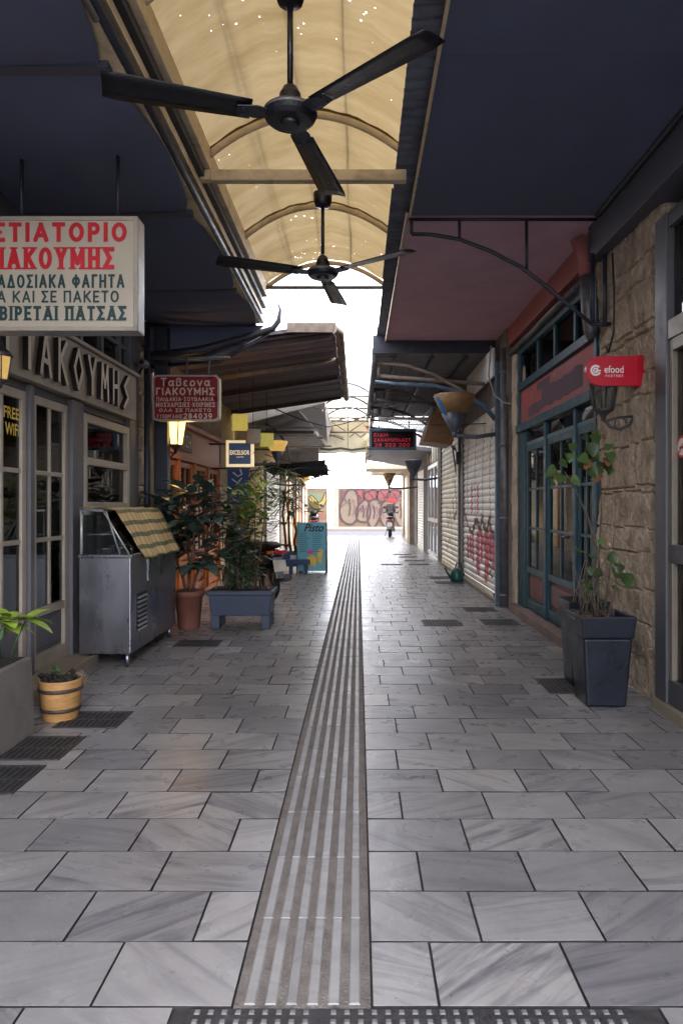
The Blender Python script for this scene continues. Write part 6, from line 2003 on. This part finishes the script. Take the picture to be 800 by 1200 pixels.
# ================================================================== SCOOTERS (built facing +Y, rear at -Y)
def scooter(label, body, windscreen=True):
    t = thing('scooter', (0, 0, 0), label, 'scooter', 'parked scooters')
    def torus(c, R_, r, mtn, nm, sub):
        m = MB(); n = 24; k = 10; vs = []
        for i in range(n):
            a = 2 * math.pi * i / n
            for j in range(k):
                b = 2 * math.pi * j / k
                vs.append((c[0] + r * 1.15 * math.sin(b), c[1] + (R_ + r * math.cos(b)) * math.cos(a), c[2] + (R_ + r * math.cos(b)) * math.sin(a)))
        m.add(vs, [(i * k + j, i * k + (j + 1) % k, ((i + 1) % n) * k + (j + 1) % k, ((i + 1) % n) * k + j) for i in range(n) for j in range(k)], True)
        w_ = m.build('wheel', M['tyre'], t)
        m = MB(); m.X = Matrix.Translation(c) @ Matrix.Rotation(R(90), 4, 'Y')
        m.lathe((0, 0, 0), [(.0, -.05), (.05, -.05), (.06, -.03), (R_ - r * .8, -.03), (R_ - r * .8, .03), (.06, .03), (.05, .05), (0, .05)], 20)
        m.build('rim', M['scoot_silver'], w_)
    torus((0, -.62, .24), .18, .06, None, None, None)
    torus((0, .66, .24), .18, .055, None, None, None)
    def loft(secs, nm, mt, n=16):
        m = MB(); vs = []
        for (y, z, hw, hh, e) in secs:
            for k in range(n):
                a = 2 * math.pi * k / n; cx, cz = math.cos(a), math.sin(a)
                vs.append((hw * math.copysign(abs(cx) ** e, cx), y, z + hh * math.copysign(abs(cz) ** e, cz)))
        q = len(secs)
        m.add(vs, [(i * n + k, i * n + (k + 1) % n, (i + 1) * n + (k + 1) % n, (i + 1) * n + k) for i in range(q - 1) for k in range(n)] + [tuple(range(n)), tuple(range((q - 1) * n, q * n))], True)
        return m.build(nm, mt, t)
    loft([(-.86, .70, .07, .04, .8), (-.80, .68, .13, .09, .8), (-.55, .60, .18, .17, .8), (-.25, .50, .18, .20, .8), (-.02, .38, .16, .13, .8), (.05, .34, .14, .08, .8)], 'body', body)
    loft([(-.02, .30, .16, .06, .6), (.38, .30, .17, .06, .6), (.5, .36, .17, .08, .6)], 'floorboard', M['black'])
    loft([(.42, .34, .18, .12, .7), (.48, .60, .20, .2, .7), (.54, .82, .17, .14, .7), (.58, .95, .10, .05, .7)], 'front_shield', body)
    loft([(-.84, .82, .07, .03, .8), (-.70, .82, .13, .055, .8), (-.3, .80, .15, .06, .8), (0, .76, .12, .05, .8), (.06, .73, .06, .03, .8)], 'seat', M['black'])
    loft([(.42, .98, .06, .05, .8), (.52, 1.0, .15, .07, .8), (.62, .97, .1, .06, .8)], 'headset', M['black'])
    m = MB(); m.tube([(-.34, .40, 1.02), (-.2, .48, 1.03), (0, .50, 1.02), (.2, .48, 1.03), (.34, .40, 1.02)], .014, 8); m.tube([(.0, .60, .28), (0, .50, 1.0)], .028, 8)
    for s in (-1, 1): m.tube([(s * .34, .40, 1.02), (s * .24, .455, 1.027)], .02, 8)
    m.build('handlebar', M['black'], t)
    for s in (-1, 1):
        m = MB(); m.tube([(s * .2, .5, 1.03), (s * .25, .48, 1.2)], .008, 6); m.X = Matrix.Translation((s * .27, .47, 1.24)) @ Matrix.Rotation(R(90), 4, 'X'); m.lathe((0, 0, 0), [(0, -.012), (.05, -.01), (.06, .005), (0, .012)], 14, 1.2, .8)
        m.build('mirror', M['black'], t)
    if windscreen:
        m = MB(); vs = []
        for i in range(7):
            for j in range(7):
                x = -.22 + .44 * i / 6; q = j / 6
                vs.append((x * (1 - .25 * q), .66 - .14 * q - 1.4 * x * x, 1.0 + .38 * q))
        m.add(vs, [(i * 7 + j, i * 7 + j + 1, (i + 1) * 7 + j + 1, (i + 1) * 7 + j) for i in range(6) for j in range(6)], True); m.build('windscreen', M['glass_dark'], t, fix=False)
    m = MB(); m.box(-.06, .06, -.895, -.83, .70, .755); m.build('tail_light', M['tail_red'], t, bevel=.012)
    for s in (-1, 1): B(*sorted((s * .065, s * .15)), -.87, -.80, .70, .75).build('indicator', M['tail_amber'] if s < 0 else M['tail_red'], t, bevel=.012)
    m = MB(); m.prism([(-.075, -.86, .66), (.075, -.86, .66), (.06, -.95, .36), (-.06, -.95, .36)], (0, .02, .0)); m.build('rear_fender', M['scoot_silver'], t, bevel=.01)
    m = MB(); m.prism([(-.10, -.905, .62), (.10, -.905, .62), (.10, -.955, .46), (-.10, -.955, .46)], (0, .006, 0)); m.build('number_plate', M['paper_w'], t)
    loft([(-.92, .36, .075, .03, .8), (-.62, .47, .08, .03, .8), (-.36, .40, .07, .03, .8)], 'wheel_guard', M['black'])
    m = MB(); m.tube([(.16, -.25, .25), (.17, -.55, .30), (.17, -.88, .36)], [.03, .05, .055], 12); m.build('exhaust', M['gal'], t)
    m = MB(); m.tube([(.12, -.85, .80), (.13, -.95, .83), (0, -.98, .84), (-.13, -.95, .83), (-.12, -.85, .80)], .015, 8); m.build('grab_rail', M['black'], t)
    m = MB(); m.tube([(-.14, 0, .28), (-.22, .02, .02)], .014, 6); m.build('kick_stand', M['black'], t)
    return t
s0 = scooter('black scooter with silver tail parked behind the blue grey trough', M['scoot_black'], False)
s0.location = (-1.66, 10.45, 0); s0.rotation_euler = (0, 0, R(36))
s1_ = scooter('dark scooter with dark windscreen parked at the far end before the graffiti wall', M['scoot_black'], True)
s1_.location = (1.40, 30.3, 0); s1_.rotation_euler = (0, 0, R(-4)); s1_.scale = (1.05,) * 3
dup(s1_, (-1.72, 26.3, 0), R(4), 'dark scooter parked far behind the menu board on the left', 1.12)

# ================================================================== FAR END: graffiti wall
t = thing('graffiti_wall', (0, 42, 0), 'low beige street wall covered in bubble letter graffiti across the road', 'wall')
m = MB(); m.box(-14, -1.95, 42, 42.25, 0, 2.42); m.box(-1.25, 14, 42, 42.25, 0, 2.42); m.build('wall', M['g_wall'], t)
B(-14.05, 14.05, 41.96, 42.3, 2.42, 2.55).build('coping', M['far_white'], t)
B(-1.95, -1.25, 41.98, 42.27, 0, 2.42).build('pillar', M['plaster'], t, bevel=.02)
B(-1.40, -1.22, 41.90, 41.975, 0, 2.45).build('dark_post', M['rusty'], t)
fw = lambda d: (lambda a_, b_: Vector((a_, 42 - d, b_)))
def blob(m, cx, cz, rx, rz, d, n=26, wob=.13, seed=0):
    rr = random.Random(seed); ph = [rr.uniform(0, 6) for _ in range(3)]
    P = []
    for i in range(n):
        a = 2 * math.pi * i / n; k = 1 + wob * (math.sin(2 * a + ph[0]) + .6 * math.sin(3 * a + ph[1]))
        P.append((cx + rx * k * math.cos(a), cz + rz * k * math.sin(a)))
    m.poly([fw(d)(a, b) for a, b in P]); return P
bigs = [(-.55, 1.25, .62, .98), (.30, 1.0, .40, .75), (.95, .95, .46, .80), (1.75, .95, .48, .80), (2.6, 1.0, .5, .85), (3.5, 1.0, .5, .85)]
tops = [(.0, 1.95, .45, .40), (.75, 2.0, .42, .36), (1.5, 2.02, .42, .36), (2.2, 2.0, .42, .36), (3.0, 2.0, .42, .36), (3.8, 2.0, .42, .36)]
back = MB(); fill = MB(); outl = MB(); top = MB(); inner = MB()
back.poly([fw(.006)(a, b) for a, b in ((-1.1, .35), (4.4, .35), (4.4, 2.3), (-1.1, 2.3))])
for i, (cx, cz, rx, rz) in enumerate(tops):
    P = blob(top, cx, cz, rx, rz, .012 + .002 * i, seed=i); outl.ribbon(P, .09, fw(.026), closed=True, step=.1)
    outl.ribbon([(cx - .15, cz + .2), (cx + .05, cz), (cx + .18, cz - .2)], .06, fw(.026), step=.1)
for i, (cx, cz, rx, rz) in enumerate(bigs):
    P = blob(fill, cx, cz, rx, rz, .028 + .002 * i, seed=20 + i); outl.ribbon(P, .11, fw(.042 + .001 * i), closed=True, step=.1)
    outl.ribbon([(cx - .05, cz + rz * .55), (cx + .04, cz), (cx - .03, cz - rz * .5)], .09, fw(.043), step=.1)
    inner.ribbon([(cx + rx * .35, cz + rz * .5), (cx + rx * .5, cz), (cx + rx * .3, cz - rz * .5)], .06, fw(.0425), step=.1)
rg = random.Random(77); tang = MB()
for k in range(34):
    cx, cz = rg.uniform(-1.0, 4.0), rg.uniform(.5, 2.2)
    tang.ribbon([(cx + rg.uniform(-.25, .25), min(2.25, max(.4, cz + rg.uniform(-.3, .3)))) for _ in range(4)], rg.uniform(.025, .06), fw(.046 + .0006 * k), step=.1)
tang.build('graffiti_tangle', M['g_mauve'], t, fix=False)
back.build('graffiti_ground', M['g_mauve'], t, fix=False); top.build('graffiti_back_letters', M['g_red'], t, fix=False); fill.build('graffiti_letters', M['g_beige'], t, fix=False); outl.build('graffiti_outline', M['g_dark'], t, fix=False); inner.build('graffiti_shade', M['g_mauve'], t, fix=False)
m = MB(); m.poly([fw(.075)(a, b) for a, b in ((1.55, 1.72), (1.9, 1.88), (2.2, 1.86), (2.45, 1.62), (2.2, 1.52), (2.0, 1.6), (1.75, 1.62))]); m.build('graffiti_red_patch', M['g_bright'], t, fix=False)
m = MB(); m.poly([fw(.006)(a, b) for a, b in ((-3.2, 1.25), (-2.0, 1.3), (-2.05, 2.1), (-3.2, 2.2))]); m.build('graffiti_green_patch', M['g_green'], t, fix=False)
m = MB(); ol = MB()
S = [(-3.1, 1.9), (-2.85, 2.0), (-2.6, 1.75), (-2.45, 1.55), (-2.25, 1.7), (-2.1, 2.1), (-1.98, 2.2), (-1.97, 1.7), (-2.15, 1.3), (-2.5, 1.12), (-2.8, 1.2), (-3.05, 1.5)]
m.poly([fw(.012)(a, b) for a, b in S]); ol.ribbon(S, .07, fw(.016), closed=True, step=.1)
ol.ribbon([(-2.75, 1.75), (-2.65, 1.5), (-2.4, 1.42)], .06, fw(.016), step=.1)
ol.ribbon([(-2.95 + .09 * math.cos(i * .7), 1.75 + .12 * math.sin(i * .7)) for i in range(10)], .05, fw(.016), step=.1)
m.build('graffiti_yellow_shape', M['g_yellow'], t, fix=False); ol.build('graffiti_yellow_outline', M['g_dark'], t, fix=False)
m = MB()
for k in range(5): m.ribbon([(-2.6 + k * .16, .5), (-2.5 + k * .16, .95), (-2.45 + k * .16, .5)], .04, fw(.006), step=.1)
m.build('graffiti_tag', M['g_red'], t, fix=False)
t = thing('guard_rail', (0, 42.1, 2.55), 'thin pale rail along the top of the graffiti wall', 'railing')
m = MB(); m.tube([(-14, 42.1, 3.0), (14, 42.1, 3.0)], .02, 6); m.build('top_rail', M['rail'], t)
for k in range(-7, 8): MB().tube([(k * 1.9 + .4, 42.1, 2.55), (k * 1.9 + .4, 42.1, 3.0)], .02, 6).build('upright', M['rail'], t)

# loose wiring
o = MB().tube([at(575, 405, 9.4), at(572, 440, 9.4), at(578, 462, 9.3), at(590, 472, 9.2), at(607, 474, 9.1)], .010, 6).build('cable_loop', M['cable_pale']); tag(o, 'pale cable looping down beside the pipe at the green front corner', 'cable')
o = MB().tube([(.25, 15, 3.45), (.8, 13.5, 3.0), (1.4, 11.5, 2.75), (1.9, 10.2, 2.62)], .008, 6).build('overhead_cable', M['cable']); tag(o, 'thin black cable sagging under the grey corrugated canopy', 'cable')
t = thing('junction_box', (1.92, 13.1, 2.3), 'small black tangle of wires and box on the post between graffiti shutters', 'junction box')
B(1.86, 1.93, 13.02, 13.14, 2.18, 2.42).build('box', M['black'], t, bevel=.01)
m = MB()
for k in range(5): m.tube([(1.87, 13.08, 2.42), (1.84 - .02 * k, 13.05, 2.55), (1.80, 13.0 + .03 * k, 2.48), (1.86, 13.05, 2.1 - .03 * k)], .006, 5)
m.build('wires', M['cable'], t)

for k, (P3, lb) in enumerate(((((-1.6, 12.5, 3.2), (-.6, 13.5, 2.95), (.3, 14.0, 3.3)), 'thin black cable crossing the alley before the far vault'),
                            (((-2.4, 17.5, 2.7), (-1.4, 18.0, 2.5), (-.6, 18.6, 2.75), (.3, 19.5, 2.9)), 'dark cable drooping across the alley under the painted canvas'),
                            (((-1.2, 21.0, 2.95), (-.4, 21.5, 2.7), (.4, 22.0, 3.0)), 'farthest black cable sagging across the bright gap'))):
    P3 = [Vector(p) for p in P3]
    Q = []
    for a, b in zip(P3, P3[1:]):
        for i in range(6): Q.append(a.lerp(b, i / 6) - UP * .04 * math.sin(math.pi * i / 6))
    o = MB().tube(Q + [P3[-1]], .011, 6).build('overhead_cable', M['cable']); tag(o, lb, 'cable')
